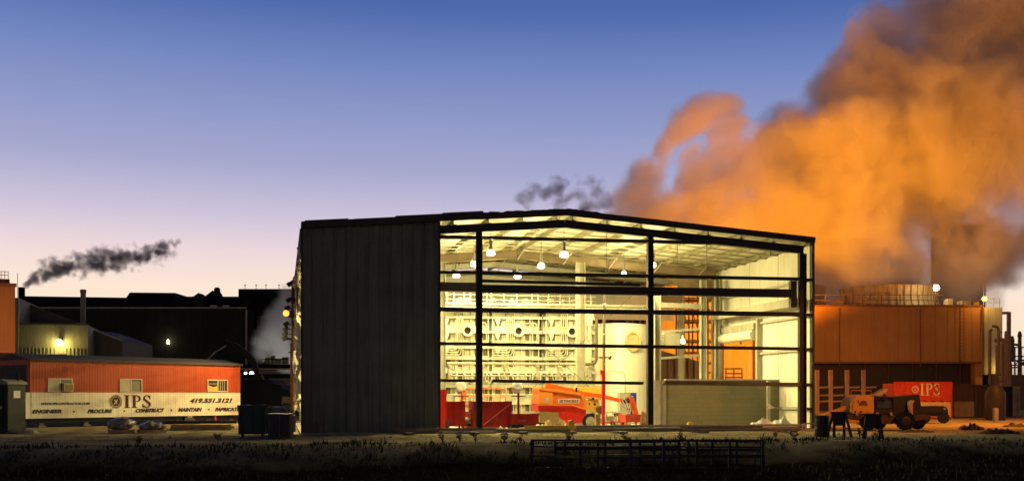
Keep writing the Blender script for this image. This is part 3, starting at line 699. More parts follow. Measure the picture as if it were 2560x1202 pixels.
t = textmesh('43210', w=.3, h=.09); x, z = q(1297,1053); moved(t, x, -.04, z).build('chalk_marking', mat('worn_red',(.5,.16,.1)), e)
# floodlight stands seen from behind : round pale dish on a post
for px, v, pole, lab in ((1296, 2.4, redb, 'round pale drum fan on a red post behind the low red cart'), (1155, 4.0, orange, 'round pale drum fan behind the left red bin by the orange rail')):
    e, q = spot('drum_fan', px, v, lab, 'fan', 'pale drum fans'); z = q(px, 966)[1]
    m = MB(); m.cyl((0,0,.02),(0,0,z-.25), .05, 10); m.box(-.3,.3,-.3,.3,.02,.05); m.build('post', pole, e, smooth=True)
    m = MB(); m.lathe([(.01,-.1),(.12,-.13),(.21,-.1),(.24,-.04),(.24,.08),(.01,.12)], (-.05,0,z), 'y', 24); m.build('drum', white, e, smooth=True, )
    m = MB(); m.tube([(-.32,0,z),(-.28,0,z-.2),(-.1,0,z-.3),(.12,0,z-.3),(.24,0,z-.16)], .02, 8); m.build('yoke', galv, e)
    m = MB(); m.lathe([(.01,-.02),(.32,-.02),(.32,.02),(.01,.02)], (0,0,z-.42), n=20); m.build('collar', dark, e)
# orange scissor platform behind the bins
e, q = spot('scissor_lift', 1150, 5.5, 'scissor lift with thin orange guard rails behind the red bins', 'lift')
x0, x1 = q(1150,1)[0], q(1266,1)[0]; zt, zm, zb2 = q(1150,971)[1], q(1150,990)[1], q(1150,1003)[1]
for z in (zt, zm, zb2):
    m = MB()
    for y in (0,.8): m.cyl((x0,y,z),(x1,y,z), .018, 8)
    m.build('guard_rail', orange, e)
for px in (1150,1165,1184,1210,1252,1265):
    m = MB(); x = q(px,1)[0]; m.cyl((x,0,zb2),(x,0,zt), .018, 8); m.build('rail_post', orange, e)
m = MB(); m.box(x0,x1,0,.8,zb2-.15,zb2-.02); m.build('deck', galv, e); m = MB(); m.box(x0+.1,x1-.1,.1,.7,.25,.6); m.build('chassis', galv, e)
m = MB()
for s in (0,1):
    m.beam((x0+.2,.2+s*.4,.6),(x1-.2,.2+s*.4,zb2-.15), .06,.1); m.beam((x1-.2,.2+s*.4,.6),(x0+.2,.2+s*.4,zb2-.15), .06,.1)
m.build('scissor_arm', orange, e)
for x in (x0+.35,x1-.35): m = MB(); m.cyl((x,.02,.2),(x,.78,.2), .18, 18); m.build('wheel', rub, e, smooth=True)
m = MB(); m.prism([q(1150,1000),q(1165,972),q(1168,972),q(1163,1000)], -.1,-.04); m.build('control_box', orange, e)
# small wood prop and pale offcut in front
e, q = spot('timber_post', 1117, -.15, 'short raw timber post stub beside the tall red panel', 'post'); a = q(1113,1083); b = q(1122,1050); m = MB(); m.box(a[0],b[0],-.06,.06,.0,b[1]+.0); m.build('stub', wood, e, bevel=.008)
e, q = spot('timber_post', 1494, .8, 'taller raw timber post standing left of the red shoring prop', 'post'); a = q(1488,1075); b = q(1500,1034); m = MB(); m.box(a[0],b[0],-.08,.08,.02,b[1]); m.build('stub', wood, e, bevel=.008)
for px, v, w, y1, lab in ((1428,-1.0,7,1050,'yellow square bollard in front of the orange lift'),(1726,.3,7,1054,'yellow square bollard in front of the block wall')):
    e, q = spot('bollard', px, v, lab, 'bollard', 'yellow bollards'); a = q(px-w,1090); b = q(px+w,y1)
    m = MB(); m.box(a[0],b[0],-.1,.1,-.02,b[1]-.02); m.build('post', yel, e, bevel=.01); m = MB(); m.prism([(a[0]-.003,b[1]-.02),(b[0]+.003,b[1]-.02),((a[0]+b[0])/2,b[1]+.01)],-.102,.102); m.build('cap', yel, e)
# ---------------- orange towable boom lift
e, q = spot('boom_lift', 1405, 2.8, 'orange hooded boom lift with a pale name plate on its side', 'lift')
def pp(pts, dv=0): return [q(x, y, dv) for x, y in pts]
m = MB(); m.prism(pp([(1349,985),(1345,1009),(1429,1012),(1466,1023),(1468,1013),(1464,995),(1458,985),(1448,980),(1351,967),(1348,972)]), 0, 1.5); hd = m.build('hood', orange, e, bevel=.03)
m = MB(); m.prism(pp([(1348,972),(1351,967),(1448,980),(1458,985),(1464,995),(1468,1013),(1466,1023),(1460,1021),(1458,1000),(1451,989),(1440,986),(1354,975)]), -.05, -.001); m.build('hood_edge', hood, hd, bevel=.012)
m = MB(); m.prism(pp([(1347,976),(1381,981),(1382,1010),(1345,1008)]), -.04,-.001); m.build('engine_door', hood, hd, bevel=.012)
for k in range(4):
    m = MB(); m.box(*[q(1361,1)[0], q(1372,1)[0]], -.05,-.042, q(1361,995+k*3.4)[1], q(1361,993.4+k*3.4)[1]); m.build('vent', white, hd)
m = MB(); m.prism(pp([(1345,1009),(1429,1012),(1466,1023),(1465,1075),(1458,1075),(1456,1054),(1435,1058),(1398,1040),(1397,1030),(1347,1028)]), .02, 1.45); m.build('body', bright, e, bevel=.02)
m = MB(); a = q(1345,1011); b = q(1430,1011.5); m.beam((a[0],-.03,a[1]),(b[0],-.03,b[1]), .05,.05); c_ = q(1466,1023); m.beam((b[0],-.03,b[1]),(c_[0],-.03,c_[1]), .05,.05); m.build('rub_rail', hood, e)
pl = MB(); a = q(1395,1007.5); b = q(1449,996); pl.box(a[0],b[0],-.012,-.002,a[1],b[1]); plate = pl.build('name_plate', white, e, bevel=.003)
t = textmesh('SKYWORKS', w=(b[0]-a[0])*.9, h=(b[1]-a[1])*.6, shear=.25, off=.02); moved(t, a[0]+.05, -.02, a[1]+(b[1]-a[1])*.2).build('lettering', mat('lettering_red',(.25,.02,.01)), plate)
m = MB(); m.prism(pp([(1346,1030),(1396,1030),(1396,1052),(1350,1052)]), -.05,.6); m.build('tray', mat('tray_brown',(.3,.2,.08)), e)
m = MB(); p1 = q(1398,1040); p2 = q(1425,1060); m.beam((p1[0],-.1,p1[1]),(p2[0],-.1,p2[1]), .07,.08); m.box(q(1415,1)[0],q(1421,1)[0],-.12,.0,q(1,1064)[1]-.1,q(1415,1032)[1]); m.build('outrigger', bright, e)
m = MB(); p1, p2 = q(1363,962,.7), q(1452,983,.7); p3 = q(1505,990,.7); m.beam((p1[0],.7,p1[1]),(p2[0],.7,p2[1]), .3,.24); m.beam((p2[0],.7,p2[1]),(p3[0],.7,p3[1]), .24,.18); m.build('boom', orange, e, bevel=.015)
m = MB(); p1, p2 = q(1514,990,.7), q(1556,1002,.7); m.beam((p3[0],.7,p3[1]),(p2[0],.7,p2[1]), .18,.17); m.build('jib', orange, e)
m = MB(); m.box(q(1438,1,.6)[0], q(1441,1,.6)[0]+.02, .5,.56, q(1439,985,.6)[1], q(1439,968,.6)[1]); m.build('stop', rub, e)
p4 = q(1572,1000,.6)
m = MB(); m.beam((p2[0],.7,p2[1]),(p4[0],.7,p4[1]-.1), .12,.14); m.prism(pp([(1567,995),(1577,988),(1579,1000),(1572,1008),(1566,1006)], .6), .55,.85); m.build('wrist', mat('brown_boot',(.1,.04,.02)), e)
m = MB(); a, b = q(1576,991,.6), q(1590,1035,.6); m.beam((a[0],.6,a[1]),(b[0],.6,b[1]), .22,.2, up=(0,1,0)); m.build('lower_jib', orange, e)
for k in range(5):
    m = MB(); s = rr.uniform(-.1,.1); x0, z0 = q(1548+k*4,1000,.5); x1, z1 = q(1570+k*2,1006+k*3,.5)
    m.tube([(x0,.5,z0),(x0+.1,.45,z0-.25-s),(x1-.1,.45,z1-.3),(x1,.5,z1)], .014, 6); m.build('hose', rub if k % 2 else white, e)
for dy in (.0, 1.3):
    m = MB(); x, z = q(1476,1063); m.cyl((x,dy-.02,.36),(x,dy+.22,.36), .36, 28); w_ = m.build('wheel', rub, e, smooth=True)
    m = MB(); m.lathe([(.01,-.05),(.16,-.04),(.2,-.025),(.23,-.03)], (x,dy,.36), 'y', 24); m.build('rim', cas, w_)
m = MB(); 
for px in (1352, 1362): m.box(q(px,1)[0],q(px+3,1)[0],.2,.3,.02,q(1,1050)[1])
m.box(q(1350,1)[0], q(1400,1)[0], .1,.5,.25,.36); m.build('drawbar', rub, e)
for px, s in ((1365,.25),(1385,.2),(1404,.12)):
    m = MB(); x, z = q(px,1060); m.lathe([(.01,-.3),(s*.5,-.28),(s*.5,.28),(.01,.3)], (x,.1,.45), 'x', 12); m.build('cylinder', cas, e, smooth=True)
# ---------------- ochre lift behind it
e, q = spot('turret_lift', 1480, 5.2, 'ochre yellow lift turret with boom behind the orange lift', 'lift')
och = mat('ochre_lift', (.62,.4,.07), rough=.45, var=.15)
m = MB(); m.prism(pp([(1440,966),(1503,965),(1505,984),(1465,990),(1440,978)]), 0,.5); m.build('boom', yel, e, bevel=.02)
m = MB(); m.prism(pp([(1462,982),(1503,990),(1500,1000),(1478,998),(1460,990)]), -.1,.3); m.build('lift_cylinder', och, e, bevel=.01)
m = MB(); m.prism(pp([(1464,1000),(1492,996),(1500,1006),(1500,1022),(1492,1030),(1466,1026)]), 0,.8); m.build('turret', och, e, bevel=.02)
for px, py, r in ((1472,1009,.05),(1485,1010,.06),(1481,996,.06)):
    x, z = q(px,py); m = MB(); m.lathe([(.01,-.12),(r,-.12),(r,-.1)], (x,0,z), 'y', 12); m.build('pin', hole, e)
x, z = q(1500,1024); m = MB(); m.lathe([(.01,-.2),(.2,-.2),(.2,0),(.01,0)], (x,0,z), 'y', 20); m.build('slew_motor', mat('brown_boot',(.1,.04,.02)), e, smooth=True)
m = MB(); m.prism(pp([(1466,1030),(1490,1030),(1488,1045),(1468,1045)]), 0,.6); m.build('pedestal', galv, e)
m = MB(); m.prism(pp([(1460,1045),(1560,1045),(1560,1056),(1460,1056)]), .1,1.2); m.build('chassis', galv, e)
for px in (1480,1545):
    x, z = q(px,1060); m = MB(); m.cyl((x,-.02,.36),(x,.28,.36), .35, 24); w_ = m.build('wheel', rub, e, smooth=True); m = MB(); m.lathe([(.01,-.06),(.17,-.05),(.22,-.03)], (x,0,.36),'y',20); m.build('rim', cas, w_)
# tubular frame and pump right of it
e, q = spot('pump_skid', 1528, 3.8, 'small tubular frame with a pump right of the red prop', 'pump')
m = MB(); a, b = q(1516,1063), q(1540,1029)
m.tube([(a[0],0,.1),(a[0],0,b[1]),(b[0],0,b[1]),(b[0],0,.15),(a[0],0,.1)], .03, 8); m.tube([(a[0],.5,.1),(a[0],.5,b[1]),(b[0],.5,b[1]),(b[0],.5,.15)], .03, 8); m.build('frame', khaki, e)
m = MB(); m.lathe([(.01,-.25),(.14,-.22),(.17,0),(.14,.2),(.01,.22)], ((a[0]+b[0])/2,.25,.5), 'x', 16); m.build('motor', cas, e, smooth=True)
m = MB(); m.box(a[0],b[0]+.9,.1,.5,.08,.16); m.build('skid', cas, e); m = MB(); m.lathe([(.01,-.2),(.12,-.18),(.12,.18),(.01,.2)], (b[0]+.35,.25,.42), 'x', 14); m.build('pump_housing', white, e, smooth=True)
m = MB(); p1 = q(1496,1066); m.box(p1[0], q(1560,1)[0], -.6,-.55,.3,.34); m.build('red_bar', red, e)
# electrical cabinet with blue side and conduit
e, q = spot('control_cabinet', 1552, 6.0, 'grey control cabinet with a blue panel beside it under a bent conduit', 'cabinet')
a, b = q(1551,1062), q(1577,981); m = MB(); m.box(a[0],b[0],0,.5,.02,b[1]); m.build('case', khaki, e, bevel=.01)
m = MB(); m.box(a[0]+.05,b[0]-.04,-.02,-.002,.15,b[1]-.07); m.build('door', galv, e)
a2 = q(1591,1)[0]; m = MB(); m.box(b[0]+.0,a2,-.02,.45,.4,b[1]); m.build('blue_panel', mat('blue_paint',(.02,.04,.42), rough=.4), e)
m = MB(); x0, x1 = q(1516,1)[0], q(1563,1)[0]; z = q(1,921)[1]; m.tube([(x0,0,z),(x1-.3,0,z),(x1-.08,0,z-.08),(x1,0,z-.3),(x1,0,b[1])], .03, 8); m.build('conduit', galv, e, smooth=True)
# red fabricated box cart at right and leaning boards
e, q = spot('steel_bin', 1585, 1.8, 'lighter red steel box on legs under the drooping orange jib', 'bin', 'red steel bins')
a, b, c_ = q(1556,1066), q(1585,1036), q(1612,1036); lred = mat('light_red',(.75,.1,.05), rough=.5, dirt=.3)
openbin(e, q(1560,1)[0], c_[0], .35, b[1], .9, lred, flare=.08); legs(e, (q(1566,1)[0], c_[0]-.15), .05,.8, lred,.33)
m = MB(); m.box(q(1558,1)[0], q(1584,1)[0], -.3,-.04,.45,b[1]); d_ = m.build('drawer_box', lred, e)
for zz in (.72,.95): m = MB(); m.box(q(1562,1)[0], q(1580,1)[0], -.33,-.302,zz-.01,zz+.01); m.build('handle', hole, d_)
e, q = spot('leaning_boards', 1608, .7, 'bundle of raw boards leaning against the right wind column', 'boards')
for k in range(5):
    p1 = q(1600+k*3.5,1076); p2 = q(1611+k*1.6,1028+k*1.5); m = MB(); m.beam((p1[0],-.02*k,.03),(p2[0],.25,p2[1]), .1,.03, up=(0,1,0)); m.build('board', wood, e)
m = MB(); p = q(1606,1053); m.box(p[0]-.12,p[0]+.32,.0,.06,p[1]-.02,p[1]+.02); m.build('strap', wood, e)
# heaps: plastic sheets and cloth at the block wall, rags and scraps
def heap(name, px0, px1, v, h, mt, label, cat, seed, n=60, depth=.7):
    e, q = spot(name, px0, v, label, cat); x1 = q(px1,1)[0]; r_ = random.Random(seed); m = MB(); nx, ny = 26, 9
    vs = []
    for i in range(nx):
        for j in range(ny):
            s = i/(nx-1); t_ = j/(ny-1); z = h*(math.sin(s*math.pi)**.6)*(math.sin(t_*math.pi)**.7)*(.45+1.1*abs(mnoise.noise(Vector((s*5+seed,t_*3,seed))))+.25*mnoise.noise(Vector((s*14,t_*7,seed))))
            vs.append((x1*s+r_.uniform(-.02,.02), depth*(t_-.5)+.1*mnoise.noise(Vector((s*6,t_*4,2))), .02+max(z,0)))
    fs = [(i*ny+j,(i+1)*ny+j,(i+1)*ny+j+1,i*ny+j+1) for i in range(nx-1) for j in range(ny-1)]
    m.add(vs, fs); o = m.build(name, mt, None, smooth=False); bpy.data.objects.remove(e); o.name = name
    u0 = fu(px0, v); o.location = wp(u0, v); o.rotation_euler.z = PHI; tag(o, label, cat); return o
heap('plastic_sheet', 1862, 2000, .9, .62, white, 'crumpled white plastic sheeting piled at the foot of the block wall', 'sheeting', 3)
heap('plastic_sheet', 1832, 1872, .5, .3, white, 'small crumpled white sheet left of the big heap by the block wall', 'sheeting', 5)
heap('rag_heap', 1345, 1425, .5, .55, wood, 'heap of scrap timber and packing under the orange lift', 'scrap', 7)
heap('scrap_sheet', 1238, 1262, .4, .2, white, 'little heap of pale scraps under the largest red bin', 'scrap', 9)
e, q = spot('cloth', 1920, -.1+1.2, 'white rag hanging on the low rail right of the block wall', 'cloth'); p = q(1920,1016)
m = MB(); m.add([(0,0,p[1]-.12),(.12,-.03,p[1]-.08),(.35,0,p[1]-.05),(.3,.05,p[1]),(.12,.04,p[1]+.12),(.03,.05,p[1]+.16)],[(0,1,4,5),(1,2,3,4)]); m.build('rag', white, e)
# ---------------- long steel lying in front of the slab
rust = mat('stock_steel', (.17,.13,.09), rough=.6, var=.4, scale=3); palest = mat('stock_steel_pale', (.36,.31,.22), rough=.5, var=.3, scale=3)
lay = [(985,1240,-1.0,.14,.16,rust),(1098,1240,-1.6,.06,.12,palest),(1240,1600,-.9,.13,.14,palest),(1242,1425,-1.5,.12,.1,rust),(1310,1440,-1.1,.24,.14,yel),
       (1440,2010,-.8,.25,.1,palest),(1500,2000,-1.5,.14,.12,rust),(1600,2005,-2.1,.1,.1,palest),(1480,1745,-2.5,.16,.09,rust),(1700,2000,-2.6,.12,.08,rust),(1880,2040,-1.3,.05,.09,palest),
       (1700,1905,-1.9,.24,.06,rust)]
clab = ['brown channel lying before the clad bay, leftmost of the long steel','short pale channel nearest the viewer below the red bins','pale channel lying before the orange lift','short brown channel below the low red cart',
 'yellow painted channel ending at the yellow bollard below the lift','longest pale channel, right along the slab edge before the block wall','brown channel just in front of the longest pale one','pale channel nearest the slab corner at right, second row',
 'brown channel below the leaning boards, nearest row','brown channel in the nearest row before the block wall','pale channel reaching past the right corner of the slab','short brown channel on top of the stack before the block wall']
for ci, (px0, px1, v, zc, h, mt) in enumerate(lay):
    u0, u1 = fu(px0, v), fu(px1, v); e = empty('steel_channel', wp(u0, v, 0), PHI+rr.uniform(-.004,.004), None, None)
    m = MB(); L_ = u1-u0; m.box(0,L_,-.06,-.05,zc-h/2,zc+h/2); m.box(0,L_,-.05,.07,zc+h/2-.01,zc+h/2); m.box(0,L_,-.05,.07,zc-h/2,zc-h/2+.01); o = m.build('steel_channel', mt)
    bpy.data.objects.remove(e); o.location = wp(u0, v, 0); o.rotation_euler.z = PHI+rr.uniform(-.003,.003)
    mid = (px0+px1)/2
    tag(o, clab[ci], 'steel channel', 'long steel channels in front of the slab')
for px, v in ((1020,-1.3),(1180,-1.3),(1300,-1.2),(1420,-1.2),(1545,-1.6),(1745,-1.7),(1960,-1.7)):
    e, q = spot('timber_block', px, v, 'dark timber bearer under the long steel, '+{1020:'before the clad bay',1180:'before the left wind column',1300:'before the low red cart',1420:'by the yellow bollard',1545:'before the red prop',1745:'before the block wall',1960:'before the right corner'}[px], 'timber', 'bearers under the steel'); m = MB(); m.box(-.15,.15,-.9,.9,0,.07); m.build('bearer', rust, e)
    e.name = 'timber_bearer'
# ------------------------------------------------------------ office trailer
T0 = Vector((-23.18, 54.0)); T1 = Vector((-15.54, 64.0)); TL = (T1-T0).length; TA = math.atan2(T1.y-T0.y, T1.x-T0.x)
tr = empty('office_trailer', (T0.x, T0.y, 0), TA, 'long red and cream site office trailer with lettering on its side', 'trailer')
def tx(px):
    t = (px-1280)/F; d = (T1-T0)/TL; return (t*T0.y-T0.x)/(d.x-t*d.y)
def tz(px, py): return EYE-(py-HZ)/F*(T0+(T1-T0)/TL*tx(px)).y
tred = mat('trailer_red', (.40,.066,.018), rough=.5, var=.08, scale=.6, dirt=.15); cream = mat('trailer_cream', (.74,.71,.55), rough=.55, var=.08, scale=.6, dirt=.12)
navy = mat('lettering_dark', (.03,.018,.03), rough=.6); maroon = mat('lettering_maroon', (.05,.008,.015), rough=.6)
WT = 3.1; zb, zs, zt = .43, 1.69, 3.32
m = MB(); m.ribbed((0,-.02),(TL,-.02), zs, zt, (0,-1), pitch=.15, depth=.007, rib=.35); m.build('upper_siding', tred, tr)
m = MB(); m.ribbed((0,-.022),(TL,-.022), zb, zs, (0,-1), pitch=.15, depth=.007, rib=.35); m.build('lower_siding', cream, tr)
m = MB(); m.box(.02,TL-.02,0.02,WT,zb+.02,zt-.02); m.build('body', mat('trailer_side',(.2,.16,.1)), tr)
m = MB(); m.box(-.6,-.02,.0,.03,zb,zs+.0); m.box(-.04,-.0,.0,WT,zb,zs-.25); m.build('end_skirt', cream, tr)
m = MB(); m.box(-.06,.0,-.02,.3,zs,zt); m.box(-.06,.0,WT-.3,WT,zs,zt); m.box(-.06,0,.3,WT-.3,zt-.3,zt); m.build('end_frame', mat('end_orange',(.55,.12,.03)), tr)
m = MB(); m.box(-.05,-.0,.3,WT-.3,zb+.3,zt-.3); m.build('end_door', mat('door_dark',(.04,.03,.02)), tr)
m = MB(); m.add([(-.15,-.12,zt-.02),(TL+.1,-.12,zt-.02),(TL+.1,WT/2,zt+.28),(-.15,WT/2,zt+.28),(TL+.1,WT+.1,zt-.02),(-.15,WT+.1,zt-.02)],[(0,1,2,3),(3,2,4,5),(0,3,5),(1,4,2),(0,5,4,1)]); m.build('roof', mat('trailer_roof',(.06,.06,.06)), tr)
m = MB(); m.box(-.15,TL+.1,-.14,-.1,zt-.1,zt+.02); m.build('eave_trim', mat('eave_dark',(.05,.045,.04)), tr)
m = MB(); m.box(0,TL,.2,.35,.22,zb); m.box(0,TL,WT-.4,WT-.25,.22,zb); m.build('chassis', rub, tr)
glass = mat('dark_glass', (.05,.055,.05), rough=.06, spec=.9, var=0); blind = mat('window_blind', (.42,.4,.28), rough=.7); fr = mat('window_trim', (.6,.5,.4), rough=.5)
for i, (p0, p1, y0, y1) in enumerate(((118,180,945,980),(298,354,946,981),(517,568,948,980))):
    a, b = tx(p0), tx(p1); z0, z1 = tz(p0, y1)+.02, tz(p0, y0); w = b-a
    m = MB(); t_ = .05
    m.box(a,b,-.07,-.03,z0,z0+t_); m.box(a,b,-.07,-.03,z1-t_,z1); m.box(a,a+t_,-.07,-.03,z0+t_,z1-t_); m.box(b-t_,b,-.07,-.03,z0+t_,z1-t_); m.box(a+w/2-.02,a+w/2+.02,-.068,-.03,z0+t_,z1-t_)
    f_ = m.build('window', fr, tr)
    m = MB(); m.box(a+t_,b-t_,-.045,-.04,z0+t_,z1-t_); m.build('pane', glass, f_)
    if i < 2:
        m = MB(); m.box(a+t_+.02,a+w/2-.03,-.055,-.047,z0+t_+.01,z1-t_-.01); m.build('blind', blind, f_)
        if i == 1: m = MB(); m.box(a+w/2+.03,b-t_-.08,-.055,-.047,z0+t_+.01,z1-t_-.06); m.build('blind', mat('blind_dim',(.2,.2,.14)), f_)
        else:
            m = MB(); m.box(a+w/2+.08,b-t_,-.25,-.05,z0+t_,z0+.42); m.build('air_conditioner', blind, f_); m = MB(); m.box(a+w/2+.14,b-t_-.06,-.26,-.251,z0+t_+.05,z0+.36); m.build('grille', mat('tray_brown',(.3,.2,.08)), f_)
    else:
        for k in range(4): m = MB(); x = a+w/2+.06+k*.13; m.box(x,x+.025,-.055,-.047,z0+t_,z1-t_); m.build('bar', blind, f_)
        m = MB(); m.box(a+t_,a+w/2,-.055,-.047,z1-.25,z1-.22); m.build('bar', blind, f_)
        m = MB(); m.prism([(a+.06,z0+.06),(a+w/2-.03,z0+.06),(a+w/2-.03,z0+.34),(a+w*.3,z0+.26),(a+.06,z0+.38)],-.05,-.046); m.build('poster', mat('poster_yellow',(.7,.45,.08)), f_)
def put(s, x0, y0, x1, y1, shear, off, mt, name='lettering'):
    a, b = tx(x0), tx(x1); z0, z1 = tz(x0, y1), tz(x0, y0); t = textmesh(s, w=b-a, h=z1-z0, shear=shear, off=off); moved(t, a, -.043, z0).build(name, mt, tr)
put('ENGINEER',79,1023,153,1033,.3,.065,navy); put('PROCURE',217,1022.5,280,1032.5,.3,.065,navy); put('CONSTRUCT',338,1020.5,410,1030.5,.3,.065,navy)
put('MAINTAIN',444,1018.5,504,1028.5,.3,.065,navy); put('FABRICATE',536,1018,599,1027.5,.3,.065,navy)
put('WWW.IPSCONTRACTOR.COM',102,1005.5,223,1012,.25,.03,navy); put('419.531.3121',473,995,580,1007,.3,.05,navy)
for px, py in ((184,1028),(310,1026.5),(427.5,1024.5),(521,1022.5)):
    x = tx(px); z = tz(px, py); m = MB(); m.lathe([(.001,-.006),(.05,-.006),(.05,0)], (x,-.037,z), 'y', 12); m.build('dot', navy, tr)
a, b = tx(309), tx(376); z0, z1 = tz(309,1019), tz(309,987); t = serif_ips(z1-z0); mxx = max(v[0] for v in t.v); t.v = [(v[0]*(b-a)/mxx+a, v[1]-.036, v[2]+z0) for v in t.v]; t.build('logo_letters', maroon, tr)
eh = empty('logo', (0,-.036,0), 0, parent=tr)
emblem(eh, tx(289), tz(289,1003), .36, mat('ring_tan',(.34,.3,.18)), maroon, cream)
# jacks and wheels
for x in (.7, 3.1, 5.5, 8.6, 10.6, 12.2):
    m = MB(); m.box(x-.2,x+.2,.2,.6,0,.08); m.box(x-.12,x+.12,.28,.52,.08,.22); m.build('jack_stand', mat('concrete_dark',(.15,.14,.11)), tr)
for x in (9.2,):
    m = MB(); m.cyl((x,.05,.34),(x,.3,.34), .34, 24); w_ = m.build('wheel', rub, tr, smooth=True); m = MB(); m.lathe([(.01,-.02),(.12,-.01),(.17,.0)], (x,.05,.34),'y',18); m.build('rim', galv, w_)
m = MB(); x = tx(541); m.cyl((x,.1,.05),(x,.1,.42), .06, 12); m.build('utility_riser', mat('riser_red',(.5,.06,.03)), tr)
# ------------------------------------------------------------ toilets and small things by the trailer
def wloc(px, Y, z=0): a = at(px, HZ, Y); return Vector((a.x, a.y, z))
dkgreen = mat('toilet_green', (.004,.007,.006), rough=.5, var=.15)
e = empty('portable_toilet', wloc(12, 46.5), R(-14), 'dark green portable toilet with a pale roof at the left edge', 'toilet')
m = MB(); m.box(-.58,.58,-.58,.58,.12,2.0); m.build('cabin', dkgreen, e, bevel=.03)
m = MB(); m.prism([(-.64,2.0),(.64,2.0),(.6,2.1),(.3,2.22),(-.3,2.22),(-.6,2.1)], -.64,.64); m.build('roof', mat('toilet_roof',(.22,.21,.17)), e, bevel=.02)
m = MB(); m.box(-.45,.4,-.61,-.581,.2,1.9); d_ = m.build('door', mat('toilet_door',(.012,.017,.014)), e); m = MB(); m.box(.28,.36,-.64,-.612,1.0,1.12); m.build('handle', galv, d_)
m = MB(); m.box(.582,.59,-.2,.2,1.45,1.75); m.build('notice', white, e); m = MB(); m.box(-.6,.6,-.6,.6,0,.12); m.build('skid', rub, e)
m = MB(); m.cyl((.4,.3,2.1),(.4,.3,2.5), .05, 10); m.build('vent_pipe', rub, e)
film = mat('stretch_film', (.22,.2,.16), rough=.18, spec=.8, var=.6, scale=4)
def wrapped(px, Y, w, h, lab, seed):
    e = empty('wrapped_pallet', wloc(px, Y), R(20+seed), lab, 'pallet', 'film wrapped pallets by the trailer')
    m = MB(); 
    for y in (-.4,0,.4): m.box(-w/2,w/2,y-.06,y+.06,0,.1)
    for k in range(6): x = -w/2+k*w/5.5; m.box(x,x+w*.11,-.46,.46,.101,.125)
    m.build('pallet', wood, e)
    bm = bmesh.new(); bmesh.ops.create_icosphere(bm, subdivisions=4, radius=1)
    for v in bm.verts:
        c = v.co; p = 3.2; l = (abs(c.x)**p+abs(c.y)**p+abs(c.z)**p)**(1/p); c = c/l
        c = Vector((c.x*w*.5*(1-.25*max(c.z,0)), c.y*.5*(1-.2*max(c.z,0)), (c.z+1)*h/2)); n = mnoise.noise(Vector((c.x*4,c.y*4,c.z*5+seed)))
        c += v.co.normalized()*n*.12; c.z = max(c.z, .0)+.13; v.co = c
    me = bpy.data.meshes.new('wrapped_load'); bm.to_mesh(me); bm.free(); me.materials.append(film); o = bpy.data.objects.new('wrapped_load', me); COL.objects.link(o); o.parent = e
wrapped(303, 46.8, 1.05, .5, 'taller film wrapped pallet load left of the other one by the trailer', 1)
wrapped(379, 47.2, 1.05, .3, 'lower film wrapped pallet load right of the other one by the trailer', 7)
e = empty('sandbag_heap', wloc(62, 46.0), 0, 'pale tarpaulin lying on the ground beside the portable toilet', 'tarpaulin')
m = MB(); nx = 20
vs = [(-.75+1.3*i/(nx-1), -.3+.6*j/5, max(0, .2*math.sin(i/(nx-1)*math.pi)**.5*math.sin((j+.3)/5.6*math.pi)+.05*mnoise.noise(Vector((i*.7,j*.9,1))))) for i in range(nx) for j in range(6)]
m.add(vs, [(i*6+j,(i+1)*6+j,(i+1)*6+j+1,i*6+j+1) for i in range(nx-1) for j in range(5)]); m.build('sheet', mat('tarp',(.3,.28,.2)), e); e.name = 'tarpaulin'
# ribs of planks right of the pallets
e = empty('plank_stack', wloc(410, 50.5), R(6), 'low stack of long pale planks in front of the trailer wheel', 'planks')
for k in range(4): m = MB(); m.box(rr.uniform(-.1,.4), 3.3-rr.uniform(0,.4), -.3+rr.uniform(-.1,.1), .3, k*.065, k*.065+.05); m.build('plank', wood, e)
e = empty('pipe_length', wloc(420, 50.0), R(8), 'long dark pipe resting on the plank stack by the trailer', 'pipe'); m = MB(); m.cyl((-.1,0,.36),(3.0,0,.36), .07, 12); m.build('pipe', rub, e, smooth=True)
e = empty('spare_panel', wloc(455, 53), R(12), 'pale folded sheet propped under the trailer near its wheel', 'panel'); m = MB(); m.prism([(0,0.02),(.9,.02),(.5,.5),(.15,.5)], 0,.05); m.build('sheet', mat('tarp',(.3,.28,.2)), e)
# ------------------------------------------------------------ skips beside the clad bay
green = mat('skip_green', (.014,.04,.026), rough=.5, var=.3, scale=2, dirt=.3)
Y0 = 41.5; a = wloc(629, Y0); e = empty('dumpster', a, R(3), 'dark green steel dumpster heaped with scrap in front of the trailer end', 'dumpster')
w = 33*Y0/F; h = 1.6-(1012-HZ)*Y0/F
m = MB(); m.prism([(-w,.12),(w,.12),(w,h),(-w,h)], 0,.04); m.prism([(-w,.12),(w,.12),(w,h),(-w,h)], 1.5,1.54); m.box(-w,-w+.04,.04,1.5,.12,h); m.box(w-.04,w,.04,1.5,.12,h); m.box(-w,w,.04,1.5,.12,.16); m.build('box', green, e)
m = MB(); m.box(-w-.03,w+.03,-.05,.0,h-.08,h); m.box(-w-.02,w+.02,-.045,.0,.68,.74); m.build('rib', green, e)
for x in (-w+.1,0,w-.1): m = MB(); m.box(x-.03,x+.03,-.045,-.001,.12,h-.1); m.build('rib', green, e)
for x in (-w+.12,w-.12): m = MB(); m.cyl((x-.04,.2,.06),(x+.04,.2,.06), .06, 12); m.build('castor', rub, e)
m = MB(); r_ = random.Random(5)
for k in range(14):
    c = Vector((r_.uniform(-w+.2,w-.1), r_.uniform(.2,1.2), h-.05)); d = Vector((r_.uniform(-.5,.5), r_.uniform(-.2,.2), r_.uniform(0,.12))); m.beam(c-d*.6, c+d*.6, .1,.03)
m.build('scrap', wood, e)
